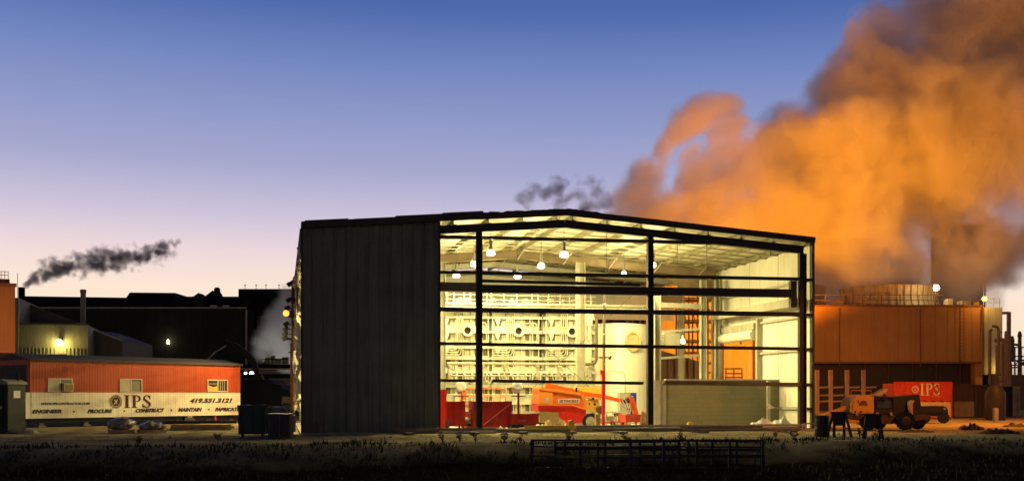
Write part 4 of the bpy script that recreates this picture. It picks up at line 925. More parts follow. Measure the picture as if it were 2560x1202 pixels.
Y1 = 43.5; e = empty('grey_skip', wloc(690, Y1), R(4), 'grey steel skip with a pale sloping rim behind the dark green dumpster', 'skip'); w = 36*Y1/F; h = 1.6-(1016-HZ)*Y1/F
gs = mat('skip_grey', (.2,.19,.16), rough=.5, dirt=.3)
m = MB(); m.prism([(-w,.1),(w,.1),(w,h-.35),(w-.25,h),(-w,h)], 0,.04); m.prism([(-w,.1),(w,.1),(w,h-.35),(w-.25,h),(-w,h)], 1.6,1.64); m.box(-w,-w+.04,.04,1.6,.1,h); m.box(w-.04,w,.04,1.6,.1,h-.36); m.box(-w,w,.04,1.6,.1,.14); m.build('box', gs, e)
m = MB(); m.box(-w,w-.25,-.04,.02,h-.05,h+.01); m.beam((w-.25,-.02,h),(w,-.02,h-.35),.05,.05); m.build('rim', palest, e)
Y2 = 40.6; e = empty('steel_box', wloc(698, Y2), R(2), 'black ribbed box standing in front of the grey skip', 'box'); w = 28*Y2/F; h = 1.6-(1036-HZ)*Y2/F
bk = mat('box_black', (.02,.02,.018), rough=.5)
m = MB(); m.box(-w,w,0,.7,.02,h); m.build('case', bk, e); m = MB(); m.box(-w-.02,w+.02,-.03,.72,h,h+.04); m.build('lid', bk, e)
for x in (-w+.03,0,w-.05): m = MB(); m.box(x,x+.03,-.03,-.001,.03,h); m.build('rib', mat('rib_grey',(.09,.09,.08)), e)
e = empty('yellow_hoist', wloc(716, 44.4), 0, 'small yellow bracket standing up behind the grey skip', 'bracket'); m = MB(); m.box(-.14,.12,0,.1,0,1.25); m.build('stem', gs, e)
m = MB(); m.prism([(-.2,1.2),(.2,1.2),(.14,1.5),(-.16,1.5)],0,.15); m.prism([(-.1,1.27),(.1,1.27),(.07,1.42),(-.07,1.42)],-.02,0); m.build('head', yel, e)
# ------------------------------------------------------------ floodlight pole
YP = 62.0; e = empty('floodlight_pole', wloc(733, YP), 0, 'tall dark pole carrying a column of floodlights, one of them lit orange', 'light pole')
zt_ = 1.6+(985-700)*YP/F
m = MB(); m.cyl((0,0,0),(0,0,zt_), .1, 12); m.cyl((-.14,.05,0),(-.14,.05,zt_-3.5), .03, 8); m.build('pole', mat('pole_brown',(.12,.06,.03)), e, smooth=True)
for py, side in ((708,-.15),(748,-.2),(768,-.28),(808,-.35),(820,-.38),(832,-.4),(843,-.42)):
    z = 1.6+(985-py)*YP/F; m = MB(); m.beam((0,0,z-.1),(side,0,z), .05); m.prism([(side-.22,z-.02),(side+.06,z+.12),(side+.12,z-.06),(side-.1,z-.2)],-.14,.14); m.build('floodlight_head', rub, e)
for py, w in ((750,.5),(848,.55),(880,.45)):
    z = 1.6+(985-py)*YP/F; m = MB(); m.beam((-w*.6,0,z),(w,0,z), .07); m.build('cross_arm', rub, e)
z = 1.6+(985-782)*YP/F
m = MB(); m.prism([(-.42,z-.1),(-.1,z+.12),(.0,z-.1),(-.15,z-.28)],-.14,.14); hd_ = m.build('floodlight_head', rub, e); hd_['label'] = 'the one floodlight head that is lit orange'
m = MB(); m.lathe([(.001,-.06),(.17,-.02),(.17,.03),(.001,.05)], (-.36,-.18,z-.03), 'y', 16); m.build('lit_lens', mat('sodium_glow',(1,.5,.1), emit=(1,.36,.04), estr=2.5, var=0), hd_)
lamp('orange_flood', 'SPOT', (-.5,-.5,z-.05), 3000, (1,.64,.26), .2, e, 150, (-.62,-.6,-.55), .5)
# ------------------------------------------------------------ buildings at left
def blockat(name, px0, px1, ytop, ybot, Y, d, mt, label, cat, build=True, rz=0):
    """box whose near face fills px0..px1, ytop..ybot at distance Y; origin at near left base"""
    x0 = (px0-1280)/F*Y; x1 = (px1-1280)/F*Y; zt = EYE-(ytop-HZ)/F*Y; zb = max(0, EYE-(ybot-HZ)/F*Y) if ybot else 0
    e = empty(name, (x1-(x1-x0)*math.cos(rz), Y-(x1-x0)*math.sin(rz), 0), rz, label, cat)
    if build: m = MB(); m.box(0, x1-x0, 0, d, zb, zt); m.build('walls', mt, e)
    return e, (lambda px, py: ((px-px0)/F*Y, EYE-(py-HZ)/F*Y))
och2 = mat('ochre_wall', (.5,.22,.08), rough=.7, var=.12, scale=.3, dirt=.15)
e, q = blockat('ochre_building', -70, 38, 712, 882, 78, 9, och2, 'ochre metal building with a roof railing at the left edge', 'building', True, R(24))
a = q(38,712); m = MB(); m.box(0,a[0]-.35,.3,9,a[1],q(0,697)[1]); m.box(-.02,a[0]+.1,-.1,.0,a[1]-.15,a[1]+.1); m.build('parapet', mat('parapet_brown',(.3,.12,.05)), e)
z = q(0,697)[1]
for zz in (z+.28, z+.52): m = MB(); m.cyl((0,.4,zz),(q(22,0)[0],.4,zz), .025, 6); m.build('handrail', galv, e)
for px in (-10,6,14,22): m = MB(); m.cyl((q(px,0)[0],.4,z),(q(px,0)[0],.4,z+.52), .025, 6); m.build('rail_post', galv, e)
m = MB(); m.box(.2,a[0]-.2,.5,8.8,0,q(0,882)[1]); m.build('plinth', mat('plinth_dark',(.05,.025,.015)), e)
m = MB(); b = q(16,895); 
for px in (17,): x = q(px,0)[0]; m.box(x,x+.32,-.25,-.05,0,q(0,895)[1])
m.build('corner_post', och2, e)
lamp('sodium_wall_light', 'SPOT', (q(5,0)[0], -7, 5.0), 900, (1,.45,.1), .3, e, 120, (-.1,1,.1), .6)
shed = mat('shed_wall', (.21,.2,.13), rough=.6, var=.12, scale=.3, dirt=.25)
e, q = blockat('corrugated_shed', 40, 220, 820, None, 92, 12, shed, 'low pale corrugated shed lit by a bright wall lamp', 'shed', False, R(14))
x1 = q(220,0)[0]; zt = q(0,812)[1]; xs = q(60,0)[0]
m = MB(); m.box(0,x1,0,10,0,zt); m.build('walls', shed, e)
m = MB(); m.ribbed((xs,-.03),(x1,-.03), 0, q(0,870)[1], (0,-1), pitch=.28, depth=.07, rib=.45); m.build('corrugated_skirt', shed, e)
m = MB(); m.box(-.0,xs,-.25,-.0,0,q(0,748)[1]); m.box(0,xs,0,10,zt,q(0,748)[1]); m.build('corner_tower', shed, e)
m = MB(); zr = q(0,752)[1]; m.prism([(xs,zt+.01),(q(175,0)[0],zt+.01),(q(175,0)[0],q(0,795)[1]),(xs,zr)], 5,9.5); m.build('raised_roof', mat('roof_dull',(.07,.07,.05)), e)
m = MB(); m.box(xs,x1+.05,-.1,.0,zt-.05,zt+.08); m.build('eave_trim', mat('trim_dark',(.08,.075,.05)), e)
# the lit lamp
lx, lz = q(157,857)
m = MB(); m.box(lx-.15,lx+.15,-1.0,-.0,lz+.1,lz+.18); br_ = m.build('lamp_bracket', dark, e)
m = MB(); m.lathe([(.001,-.16),(.2,-.1),(.26,0),(.2,.12),(.001,.16)], (lx,-1.15,lz), 'y', 18); m.build('wall_lamp', mat('lamp_hot',(1,.9,.6), emit=(1,.8,.3), estr=12, var=0), e, smooth=True)
lamp('wall_lamp_light', 'POINT', (lx,-.55,lz-.02), 260, (1,.82,.25), .2, e)
x, z = q(150,885); m = MB(); m.box(q(138,0)[0],q(172,0)[0],-1.2,-.1,z-.1,z-.04); m.build('door_hood', khaki, e)
e, q = blockat('vent_stack', 199, 212, 723, 900, 104, .5, shed, 'tall pale cylindrical vent stack rising behind the corrugated shed', 'stack', False)
r = 6.5*104/F; m = MB(); m.lathe([(r,0),(r,q(0,732)[1]),(r*1.15,q(0,731)[1]),(r*1.15,q(0,723)[1]),(r*.9,q(0,723)[1]),(r*.9,q(0,730)[1])], (r,r,0), n=24); m.build('flue', shed, e, smooth=True)
e, q = blockat('lean_to', 222, 306, 828, None, 96, 8, shed, 'x', 'shed', False); e['label'] = 'dim lean-to shed with a sloping roof right of the corrugated shed'
m = MB(); m.prism([(0,0),(q(306,0)[0],0),(q(306,0)[0],q(0,852)[1]),(0,q(0,822)[1])], 0,8); m.build('walls', mat('lean_wall',(.09,.085,.055), dirt=.2), e)
m = MB(); m.beam((0,-.05,q(0,820)[1]),(q(306,0)[0],-.05,q(0,851)[1]), .1,.12); m.build('roof_edge', palest, e)
for k in range(3): m = MB(); a = q(285,836+k*4); b = q(304,843+k*4); m.beam((a[0],1,a[1]),(b[0],1,b[1]), .06,.05); m.build('conduit', palest, e)
# big dark plant
dk = mat('plant_dark', (.032,.031,.019), rough=.8, var=.3, scale=.2, spec=.1, dirt=.3); dk2 = mat('plant_roof', (.008,.008,.012), rough=.8, spec=.1)
e, q = blockat('dark_plant_building', 52, 617, 771, None, 150, 40, dk, 'long dark plant building with stepped roofs behind the trailer', 'building')
a = q(617,771); m = MB(); m.box(0,a[0],-.15,0,a[1]-.02,a[1]+.2); m.build('eave_gutter', palest, e)
m = MB(); m.prism([q(45,771),q(617,771),q(617,745),q(590,745),q(590,742),q(432,742),q(432,730),q(318,729),q(309,742),q(45,738)], 1,30); m.build('upper_roof', dk2, e)
m = MB(); x = q(617,0)[0]; m.cyl((x,-.3,0),(x,-.3,a[1]-.2), .12, 8); m.build('downpipe', palest, e)
m = MB(); lx, lz = q(422,851); m.lathe([(.001,-.12),(.12,-.06),(.13,.06),(.001,.12)], (lx,-.4,lz), 'y', 14); m.build('wall_lamp', mat('lamp_white',(1,.95,.8), emit=(1,.92,.7), estr=14, var=0), e)
m = MB(); m.box(lx-.15,lx+.1,-.25,-.05,lz-.45,lz-.2); m.build('lit_sign', mat('lamp_white'  ,(1,1,1)), e)
lamp('small_wall_light', 'POINT', (lx,-1.0,lz), 25, (1,.9,.6), .2, e)
# rooftop machinery silhouettes
e, q = blockat('dust_collector', 432, 592, 745, None, 149, 5, dk2, 'black rooftop machinery with a domed cyclone and slanted hopper', 'machinery', False)
m = MB(); m.prism([q(462,771),q(600,771),q(600,742),q(590,745),q(575,738),q(556,742),q(548,737),q(470,737),q(462,745)], 2,6); m.build('roof_housing', dk2, e)
m = MB(); x, z = q(523,728); r = 13*149/F; m.lathe([(.01,1.0),(.35*r,1.0),(.6*r,.8),(.62*r,.4),(r*1.0,.0),(r*1.2,-.6)], (x,4,z-.1), n=20); m.build('cyclone', dk2, e, smooth=True)
m = MB(); m.prism([q(474,757),q(470,742),q(488,729),q(500,738),q(502,760),q(486,768)], 1.5,4); m.build('hopper', dk, e)
m = MB(); m.prism([q(503,735),q(520,722),q(548,742),q(556,760),q(500,760)], 2.2,3.5); m.build('duct', dk2, e)
m = MB(); m.prism([q(430,736),q(600,736),q(600,742),q(430,742)], 3,3.6); m.build('conveyor', dk2, e)
for px in (433,437,441,446): m = MB(); x = q(px,0)[0]; m.cyl((x,3,q(0,771)[1]),(x,3,q(0,745)[1]), .08,6); m.build('stair_post', dk2, e)
for px in (535,565): m = MB(); a, b = q(px-8,767), q(px+8,763); m.box(a[0],b[0],-.2,.1,a[1],b[1]); m.build('roof_light', mat('dull_white',(.45,.45,.4)), e)
e, q = blockat('tower_block', 596, 770, 722, None, 155, 30, dk2, 'tall dark plant block with little rods on its flat roof', 'building')
for px in (604,632,657,690): m = MB(); x = q(px,0)[0]; m.cyl((x,2,q(0,722)[1]),(x,2,q(0,709)[1]), .04,6); m.lathe([(.01,.1),(.1,.05),(.1,-.05),(.01,-.1)], (x,2,q(0,709)[1])); m.build('roof_rod', dk2, e)
m = MB(); a = q(645,830); b = q(676,790); m.box(a[0],b[0],-.8,-.1,a[1],b[1]); m.build('balcony', mat('brown_steel',(.08,.04,.02)), e)
# chimney of the smoke, left
e, q = blockat('short_stack', 46, 62, 718, None, 258, 2, dk2, 'short black stack that gives off the unlit smoke at left', 'stack', False)
r = 8*258/F; m = MB(); m.lathe([(r,0),(r,q(0,718)[1]),(r*.9,q(0,718)[1]),(r*.9,q(0,722)[1])], (r,0,0), n=20); m.build('flue', dk2, e)
m = MB(); x = q(44,0)[0]; m.cyl((x,0,0),(x,0,q(0,682)[1]), .06,6); m.build('lightning_rod', dk2, e)
# pipe bridge and dark heaps in the gap between trailer and clad bay
e, q = blockat('pipe_bridge', 596, 742, 912, None, 84, 2, dk2, 'dark horizontal pipe bridge crossing the gap right of the trailer', 'pipe bridge', False)
for y0, y1 in ((910,921),(934,945)): a = q(590,y1); b = q(742,y0); m = MB(); m.box(a[0],b[0],0,.4,a[1],b[1]); m.build('girder', dk2, e)
for px in (600,660,728): x = q(px,0)[0]; m = MB(); m.box(x,x+.3,.05,.35,0,q(0,945)[1]); m.build('leg', dk2, e)
m = MB(); a = q(590,1); z = q(0,923)[1]; m.box(a[0],q(742,0)[0],-.05,-.001,z-.02,z+.08); m.build('cable_tray', palest, e)
e, q = blockat('rooftop_unit', 660, 722, 895, 912, 84, 1.2, khaki, 'small louvred plant units standing on the pipe bridge', 'machinery', False)
for px0, px1, y0 in ((662,672,893),(676,684,888),(686,700,896),(704,718,892)): a = q(px0,909); b = q(px1,y0); m = MB(); m.box(a[0],b[0],.1,.6,a[1],b[1]); m.build('unit', mat('dull_unit',(.14,.13,.08)), e)
m = MB(); a = q(655,898); b = q(722,896); m.beam((a[0],0,a[1]),(b[0],0,b[1]),.05); m.build('rail', dk2, e)
# far pale wall seen under the bridge
e, q = blockat('far_shed', 640, 745, 925, None, 120, 6, mat('far_shed_wall',(.16,.14,.08)), 'dim tan shed seen beyond the pipe bridge', 'shed')
m = MB(); m.prism([(0,q(0,925)[1]),(q(745,0)[0],q(0,925)[1]),(q(745,0)[0],q(0,915)[1])], 0,6); m.build('roof', dk2, e)
e, q = blockat('material_heap', 600, 722, 960, None, 72, 5, dk2, 'black stepped heap of stored material under the pipe bridge', 'heap', False)
m = MB(); m.prism([q(598,1040),q(735,1040),q(735,990),q(728,988),q(722,975),q(705,970),q(700,962),q(682,958),q(676,948),q(600,948)], 0,4); m.build('heap', dk2, e)
e, q = blockat('site_window_light', 624, 636, 926, 934, 86.5, .3, dk2, 'two small lit white lamps under the pipe bridge', 'lamp', False)
m = MB(); a = q(624,937); b = q(634,929); m.box(a[0],b[0],0,.1,a[1],b[1]); m.build('lens', mat('lamp_white',(1,1,1)), e); m = MB(); a = q(611,935); b = q(616,930); m.box(a[0],b[0],0,.1,a[1],b[1]); m.build('lens', mat('lamp_white',(1,1,1)), e); m = MB(); m.box(0,q(636,0)[0],.1,.3,q(0,938)[1],q(0,926)[1]); m.build('housing', dk2, e)
lamp('yard_light', 'POINT', at(655,900,84.5), 500, (1,.95,.8), .3)
# excavator behind the trailer
e = empty('excavator', wloc(560, 80), R(0), 'dark excavator with its bent boom raised behind the trailer end', 'excavator')
def ex(px, py): return ((px-560)/F*80, EYE-(py-HZ)/F*80)
exm = mat('excavator_brown', (.025,.017,.008), rough=.6, spec=.2, var=.2)
def plate(name, pts, y0, y1, mt=exm): m = MB(); m.prism([ex(*p) for p in pts], y0, y1); return m.build(name, mt, e, bevel=.03)
plate('boom', [(498,900),(510,888),(540,860),(556,850),(566,849),(570,860),(558,866),(535,880),(515,900)], 0,.5)
plate('boom', [(566,850),(590,858),(622,880),(640,905),(648,935),(634,935),(628,912),(606,888),(580,868),(562,862)], .05,.45)
m = MB(); a = ex(560,872); b = ex(615,893); m.cyl((a[0],.2,a[1]),(b[0],.2,b[1]), .12, 10); m.build('ram', galv if 0 else exm, e)
plate('cab', [(480,985),(480,935),(500,920),(530,920),(540,985)], -1,1); plate('bucket', [(632,935),(652,935),(660,960),(640,975),(628,958)], 0,.7)
plate('track', [(470,1040),(464,1020),(474,1005),(560,1005),(570,1020),(560,1040)], -1.2,-.6, rub)
# ------------------------------------------------------------ cooling tower
YC = 112
ctw = mat('tower_panel', (.44,.2,.05), rough=.6, var=.25, scale=.12, dirt=.1)
e, q = blockat('cooling_tower', 1790, 2456, 765, 906, YC, 22, ctw, 'huge tan cooling tower with slatted fan shrouds and a dark open base', 'cooling tower')
W_ = q(2456,0)[0]; zt, zl = q(0,765)[1], q(0,906)[1]
m = MB(); m.box(-.2,W_+.1,-.18,-.0,zt-.05,zt+.12); m.box(0,W_,-.1,0,zl-.1,zl+.12); m.build('roof_trim', mat('trim_brown',(.2,.08,.03)), e)
k = 0; m = MB()
x = 1.2
while x < W_: m.box(x-.02,x+.02,-.03,-.001,zl+.13,zt-.06); x += 1.22
m.build('panel_seams', ctw, e)
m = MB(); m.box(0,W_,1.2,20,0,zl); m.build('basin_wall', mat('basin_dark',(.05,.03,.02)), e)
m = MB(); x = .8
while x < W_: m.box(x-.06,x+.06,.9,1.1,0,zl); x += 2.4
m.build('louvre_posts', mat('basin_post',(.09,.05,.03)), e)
m = MB(); m.box(q(2438,0)[0],W_,0,1.1,0,zl); m.build('end_pier', ctw, e)
for px in (2098, 2300):
    m = MB(); x = q(px,0)[0]; m.cyl((x,-.1,zl-.4),(x,-.1,zt-.2), .05, 8); m.build('conduit', mat('trim_brown',(1,1,1)), e)
x = q(2396,0)[0]; m = MB()
for s_ in (0,.45): m.cyl((x+s_,-.25,zl),(x+s_,-.25,zt+.9), .03, 6)
z = zl+.2
while z < zt: m.cyl((x,-.25,z),(x+.45,-.25,z), .02, 6); z += .35
m.build('ladder', mat('trim_brown',(1,1,1)), e)
slat = mat('shroud_slats', (.6,.42,.18), rough=.7, var=.25, scale=1.5, dirt=.3)
def shroud(px, w, ytop, dep):
    k_ = (YC+dep)/YC; cx = q(1280+(px-1280)*k_,0)[0]; r = w/F*YC*k_/2; z1 = q(0,HZ+(ytop-HZ)*k_)[1]; h = z1-zt
    m = MB(); m.lathe([(r*1.08,0),(r*.98,h*.35),(r*.97,h*.6),(r*1.0,h),(r*.97,h),(r*.94,h*.5),(r*1.0,0)], (cx,dep,zt), n=72); n = 44
    for i in range(n):
        a = i*math.tau/n; c, sn = math.cos(a), math.sin(a)
        for (r0,h0),(r1,h1) in (((r*1.09,0),(r*.99,h*.35)),((r*.99,h*.35),(r*.98,h*.6)),((r*.98,h*.6),(r*1.01,h))):
            m.beam((cx+(r0+.05)*c,dep+(r0+.05)*sn,zt+h0),(cx+(r1+.05)*c,dep+(r1+.05)*sn,zt+h1), .1,.1, up=(c,sn,0))
    s = m.build('fan_shroud', slat, e)
    m = MB(); m.lathe([(r*1.02,h-.06),(r*1.06,h-.02),(r*1.02,h+.04)], (cx,dep,zt), n=72); m.build('shroud_rim', slat, s)
shroud(2222, 232, 722, 8); shroud(1985, 150, 717, 16); shroud(1800, 190, 722, 10)
for z in (zt+.62, zt+1.15):
    m = MB(); m.cyl((0,.3,z),(q(2366,0)[0],.3,z), .035, 6); m.build('handrail', mat('rail_brown',(.16,.09,.05)), e)
px = 1830
while px < 2370:
    m = MB(); x = q(px,0)[0]; m.cyl((x,.3,zt),(x,.3,zt+1.2), .045, 6); m.build('rail_post', MATS['rail_brown'], e); px += 47
m = MB(); a = q(2085,765); b = q(2112,736); m.prism([(a[0],zt+.12),(b[0]+.6,zt+.12),(b[0]+.3,b[1]-.1),(a[0]+.6,zt+.6)], 2,4); m.build('access_hatch', slat, e)
for a_, b_, y0 in ((2414,2438,749),(2380,2392,744),(2442,2458,752)): a = q(a_,765); b = q(b_,y0); m = MB(); m.box(a[0],b[0],1,2.2,zt,b[1]); m.build('roof_unit', mat('unit_tan',(.5,.36,.16)), e)
hot = mat('lamp_cool_hot',(.9,1,.8), emit=(1,1,.72), estr=60, var=0)
e2, q2 = blockat('area_light', 2339, 2340, 718, None, YC+1.2, .1, dk2, 'brilliant white area light on a short pole at the right end of the fan shroud', 'light', False)
z = q2(0,720)[1]; m = MB(); m.cyl((0,0,zt),(0,0,z+.3), .06, 8); m.build('pole', dark, e2); m = MB(); m.lathe([(.001,-.2),(.24,-.12),(.27,.1),(.001,.2)], (0,-.25,z), 'y', 16); m.build('lens', hot, e2, smooth=True)
m = MB(); m.box(-.3,.3,-.1,.1,z+.3,z+.42); m.build('hood', dark, e2)
lamp('area_light_light', 'POINT', (0,-.9,z), 120, (1,.97,.7), .3, e2)
e2, q2 = blockat('flood_light', 2460, 2461, 747, None, YC-1, .1, dk2, 'orange flaring lamp on an arm at the right end of the tower roof', 'light', False)
z = q2(0,747)[1]; m = MB(); m.cyl((-1.1,0,z-.2),(0,0,z), .05, 8); m.cyl((-1.1,0,zt),(-1.1,0,z), .05, 8); m.build('arm', dark, e2); m = MB(); m.lathe([(.001,-.2),(.22,-.1),(.24,.1),(.001,.2)], (0,-.1,z), 'y', 14); m.build('lens', mat('sodium_hot',(1,.6,.2), emit=(1,.5,.08), estr=4, var=0), e2, smooth=True)
lamp('flood_light_light', 'POINT', (.2,-.9,z), 300, (1,.5,.1), .3, e2)
e2, q2 = blockat('mast_light', 2108, 2110, 698, None, YC+12, .1, dk2, 'thin mast with a small lamp head left of the big fan shroud', 'light', False)
m = MB(); m.cyl((0,0,zt-1),(0,0,q2(0,698)[1]), .05, 8); m.build('mast', dark, e2); m = MB(); z = q2(0,698)[1]; m.box(-.5,.1,-.12,.12,z,z+.14); m.build('head', dark, e2)
# exhaust block half lost in the steam
e2, q2 = blockat('exhaust_tower', 2363, 2458, 560, None, 130, 4.4, mat('exhaust_wall',(.14,.1,.08), rough=.8), 'tall square exhaust tower half hidden in the steam', 'tower')
m = MB(); x = q2(2462,0)[0]; m.cyl((x,0,0),(x,0,q2(0,640)[1]), .08, 6)
for py in (690,712,727): m.box(x-.3,x+.2,-.05,.05,q2(0,py)[1],q2(0,py)[1]+.08)
m.box(x,x+.6,-.05,.05,q2(0,690)[1],q2(0,688)[1]+.1); m.build('conduit_ladder', dk2, e2)
# pale end building with pipework behind
e3, q3 = blockat('end_building', 2457, 2506, 768, 936, 111.6, 6, mat('end_panel',(.46,.44,.3), rough=.6, var=.08, dirt=.2), 'pale panelled block at the right end of the cooling tower', 'building')
a = q3(2455,936); b = q3(2506,936)
m = MB(); m.box(.5,b[0]-.4,.4,5,0,a[1]); m.build('dark_base', dk2, e3)
m = MB(); m.box(-.05,.12,-.08,0,a[1],q3(0,768)[1]); m.build('corner_trim', mat('trim_brown',(.2,.08,.03)), e3)
m = MB()
for px in (2471,2489): x = q3(px,0)[0]; m.box(x-.015,x+.015,-.02,-.001,a[1],q3(0,768)[1])
m.build('panel_seam', khaki, e3)
for zz in (.5,.9): m = MB(); z = q3(0,768)[1]+zz; m.cyl((q3(2470,0)[0],.3,z),(b[0]-.1,.3,z), .03, 6); m.build('handrail', khaki, e3)
for px in (2471,2488,2502): m = MB(); x = q3(px,0)[0]; z = q3(0,768)[1]; m.cyl((x,.3,z),(x,.3,z+.9), .03, 6); m.build('rail_post', khaki, e3)
m = MB(); x, z = q3(2500,930); m.lathe([(.001,-.1),(.12,-.05),(.14,.06),(.001,.1)], (x,-.25,z+.1), 'y', 12); m.build('wall_lamp', mat('sodium_hot',(1,1,1)), e3); lamp('corner_lamp_light', 'POINT', (x-.1,-.8,z+.3), 60, (1,.6,.1), .15, e3)
pw = mat('pipework', (.3,.2,.11), rough=.55, var=.3, scale=2)
def pipes(name, lab, seed, px0, px1, ytop, ybot, Y, n):
    e, q = blockat(name, px0, px1, ytop, ybot, Y, 1, pw, lab, 'pipework', False); r_ = random.Random(seed)
    for i in range(n):
        x = q(r_.uniform(px0,px1),0)[0]; z0 = q(0,r_.uniform(ybot-50,ybot+40))[1]; z1 = q(0,r_.uniform(ytop,ytop+70))[1]; x2 = q(min(px1+20,max(px0,px0+(px1-px0)*r_.random())),0)[0]; y = r_.uniform(-1,3); m = MB()
        m.tube([(x,y,max(0,z0-3)),(x,y,z1-.4),(x+(x2-x)*.2,y,z1-.1),(x2,y,z1)], r_.uniform(.08,.22), 8); m.build('pipe', pw, e, smooth=True)
    return e, q
e4, q4 = pipes('pipe_tower', 'tangle of tall pipes and ducts right of the pale end block', 3, 2508, 2532, 800, 930, 106, 7)
m = MB(); a = q4(2506,782); b = q4(2522,782); c_ = q4(2522,940); m.beam((a[0],0,a[1]),(b[0],0,b[1]), .25); m.beam((b[0],0,a[1]+.1),(c_[0],0,0), .3); m.build('frame', pw, e4)
for px, w, y0 in ((2520,10,862),(2530,8,868)): x = q4(px,0)[0]; m = MB(); m.lathe([(w/2/F*106,0),(w/2/F*106,q4(0,y0)[1]),(.01,q4(0,y0-4)[1])], (x,1.5,0), n=18); m.build('vessel', mat('vessel_tan',(.42,.32,.18)), e4, smooth=True)
e4, q4 = pipes('process_unit', 'distant lacework of columns and pipes at the right edge', 5, 2534, 2585, 850, 930, 140, 9)
for px, w, y0, y1 in ((2544,10,852,900),(2563,9,840,920)): x = q4(px,0)[0]; m = MB(); m.lathe([(w/2/F*140,q4(0,y1)[1]),(w/2/F*140,q4(0,y0)[1]),(.3,q4(0,y0-2)[1]),(.15,q4(0,y0-14)[1]),(.01,q4(0,y0-14)[1])], (x,1.5,0), n=16); m.build('column_vessel', pw, e4, smooth=True)
for py in (868,890,912): m = MB(); a = q4(2530,py); b = q4(2600,py); m.beam((a[0],0,a[1]),(b[0],0,b[1]), .15); m.build('beam', pw, e4)
for px in (2537,2553,2570): m = MB(); x = q4(px,0)[0]; m.beam((x,0,0),(x,0,q4(0,866)[1]), .15); m.beam((x,0,q4(0,912)[1]),(x+1.0,0,q4(0,890)[1]), .1); m.build('post', pw, e4)
e5, q5 = blockat('low_wall', 2450, 2640, 936, None, 118, 2, mat('low_brown_wall',(.26,.13,.06)), 'low brown wall closing the yard at the right', 'wall')
# ------------------------------------------------------------ buildings seen through the hall
e6, q6 = blockat('ochre_process_building', 1640, 1897, 625, None, 98, 3, mat('ochre_panel',(.75,.5,.14), var=.2, scale=.2, dirt=.2), 'tall ochre building seen through the open back of the hall', 'building')
m = MB(); 
for px in (1700,1752,1884): x = q6(px,0)[0]; m.box(x-.1,x+.1,-.2,-.001,0,q6(0,640)[1])
m.build('wall_post', MATS['trim_brown'], e6)
e7, q7 = blockat('brown_wall_building', 1080, 1642, 690, None, 77, 5, mat('brown_wall',(.12,.05,.022), rough=.8, var=.25, scale=.4), 'dark brown ribbed building standing behind the casings and the tank', 'building', False)
x1 = q7(1642,0)[0]; m = MB(); m.ribbed((0,0),(x1,0), 0, q7(0,690)[1], (0,-1), pitch=1.4, depth=.15, rib=.15); m.box(0,x1,.05,5,0,q7(0,690)[1]-.05); m.build('wall', MATS['brown_wall'], e7)
for px in (1565,1580,1598,1612): m = MB(); x = q7(px,0)[0]; m.box(x-.06,x+.06,-.5,-.35,0,q7(0,700)[1]); m.build('fin_post', khaki, e7)
m = MB(); a = q7(1565,812); b = q7(1606,745); m.beam((a[0],-.6,a[1]),(b[0],-.6,b[1]), .12); m.build('brace', khaki, e7)
# orange lit stair and scaffold tower
sc = mat('scaffold', (.55,.34,.12), rough=.5, var=.2)
e8, q8 = blockat('scaffold_tower', 1700, 1800, 780, None, 80, 3, sc, 'orange lit scaffold and stair tower behind the open back of the hall', 'scaffold', False)
for px in (1702,1722,1744,1770,1795):
    for y in (0,2.2): m = MB(); x = q8(px,0)[0]; m.cyl((x,y,0),(x,y,q8(0,735)[1]), .06, 6); m.build('standard', sc, e8)
for i, py in enumerate((745,775,800,825,850,880,905,930,955)):
    m = MB(); a = q8(1700,py); b = q8(1797,py)
    for y in (0,2.2): m.cyl((a[0],y,a[1]),(b[0],y,b[1]), .05, 6)
    m.build('ledger', sc, e8)
    if i % 2 == 0: m = MB(); m.box(a[0]+.1,b[0]-.1,.1,2.1,a[1]-.12,a[1]-.06); m.build('deck', sc, e8)
for i in range(8):
    m = MB(); p = q8(1702+(i%4)*22,760+(i//4)*90); r_ = q8(1722+(i%4)*22,820+(i//4)*80); m.beam((p[0],-.06,p[1]),(r_[0],-.06,r_[1]), .06); m.build('brace', sc, e8)
e9, q9 = blockat('pipe_stand', 1812, 1868, 850, None, 76, 1, sc, 'small railed stand with brackets seen through the roll-up doorway', 'stand', False)
for px in (1815,1835,1855): m = MB(); x = q9(px,0)[0]; m.cyl((x,0,0),(x,0,q9(0,920)[1]), .05, 6); m.build('post', sc, e9)
for py in (921,933,943): m = MB(); a = q9(1812,py); b = q9(1856,py); m.cyl((a[0],0,a[1]),(b[0],0,b[1]), .05, 6); m.build('rail', primer, e9)
m = MB(); a, b = q9(1800,848), q9(1852,845); m.beam((a[0],0,a[1]),(b[0],0,b[1]), .15); c_ = q9(1820,856); m.beam((c_[0],0,c_[1]),(b[0],0,b[1]-.1), .1); m.cyl((b[0],0,b[1]-.4),(b[0],0,b[1]+.2),.07,6); m.cyl((q9(1806,1)[0],0,0),(q9(1806,1)[0],0,a[1]),.1,6); m.build('bracket_arm', primer, e9)
# grey shed behind
e10, q10 = blockat('grey_ribbed_shed', 1625, 1755, 905, None, 72, 2, shed, 'grey ribbed shed with a sloping roofline behind the back of the hall', 'shed', False)
m = MB(); x1 = q10(1755,0)[0]; z0, z1 = q10(0,868)[1], q10(0,905)[1]; m.ribbed((0,0),(x1,0), 0, 5, (0,-1), pitch=.42, depth=.08, rib=.25, top=lambda x: z0+(z1-z0)*x/x1); m.build('wall', mat('grey_shed_wall',(.2,.18,.13), dirt=.3), e10)
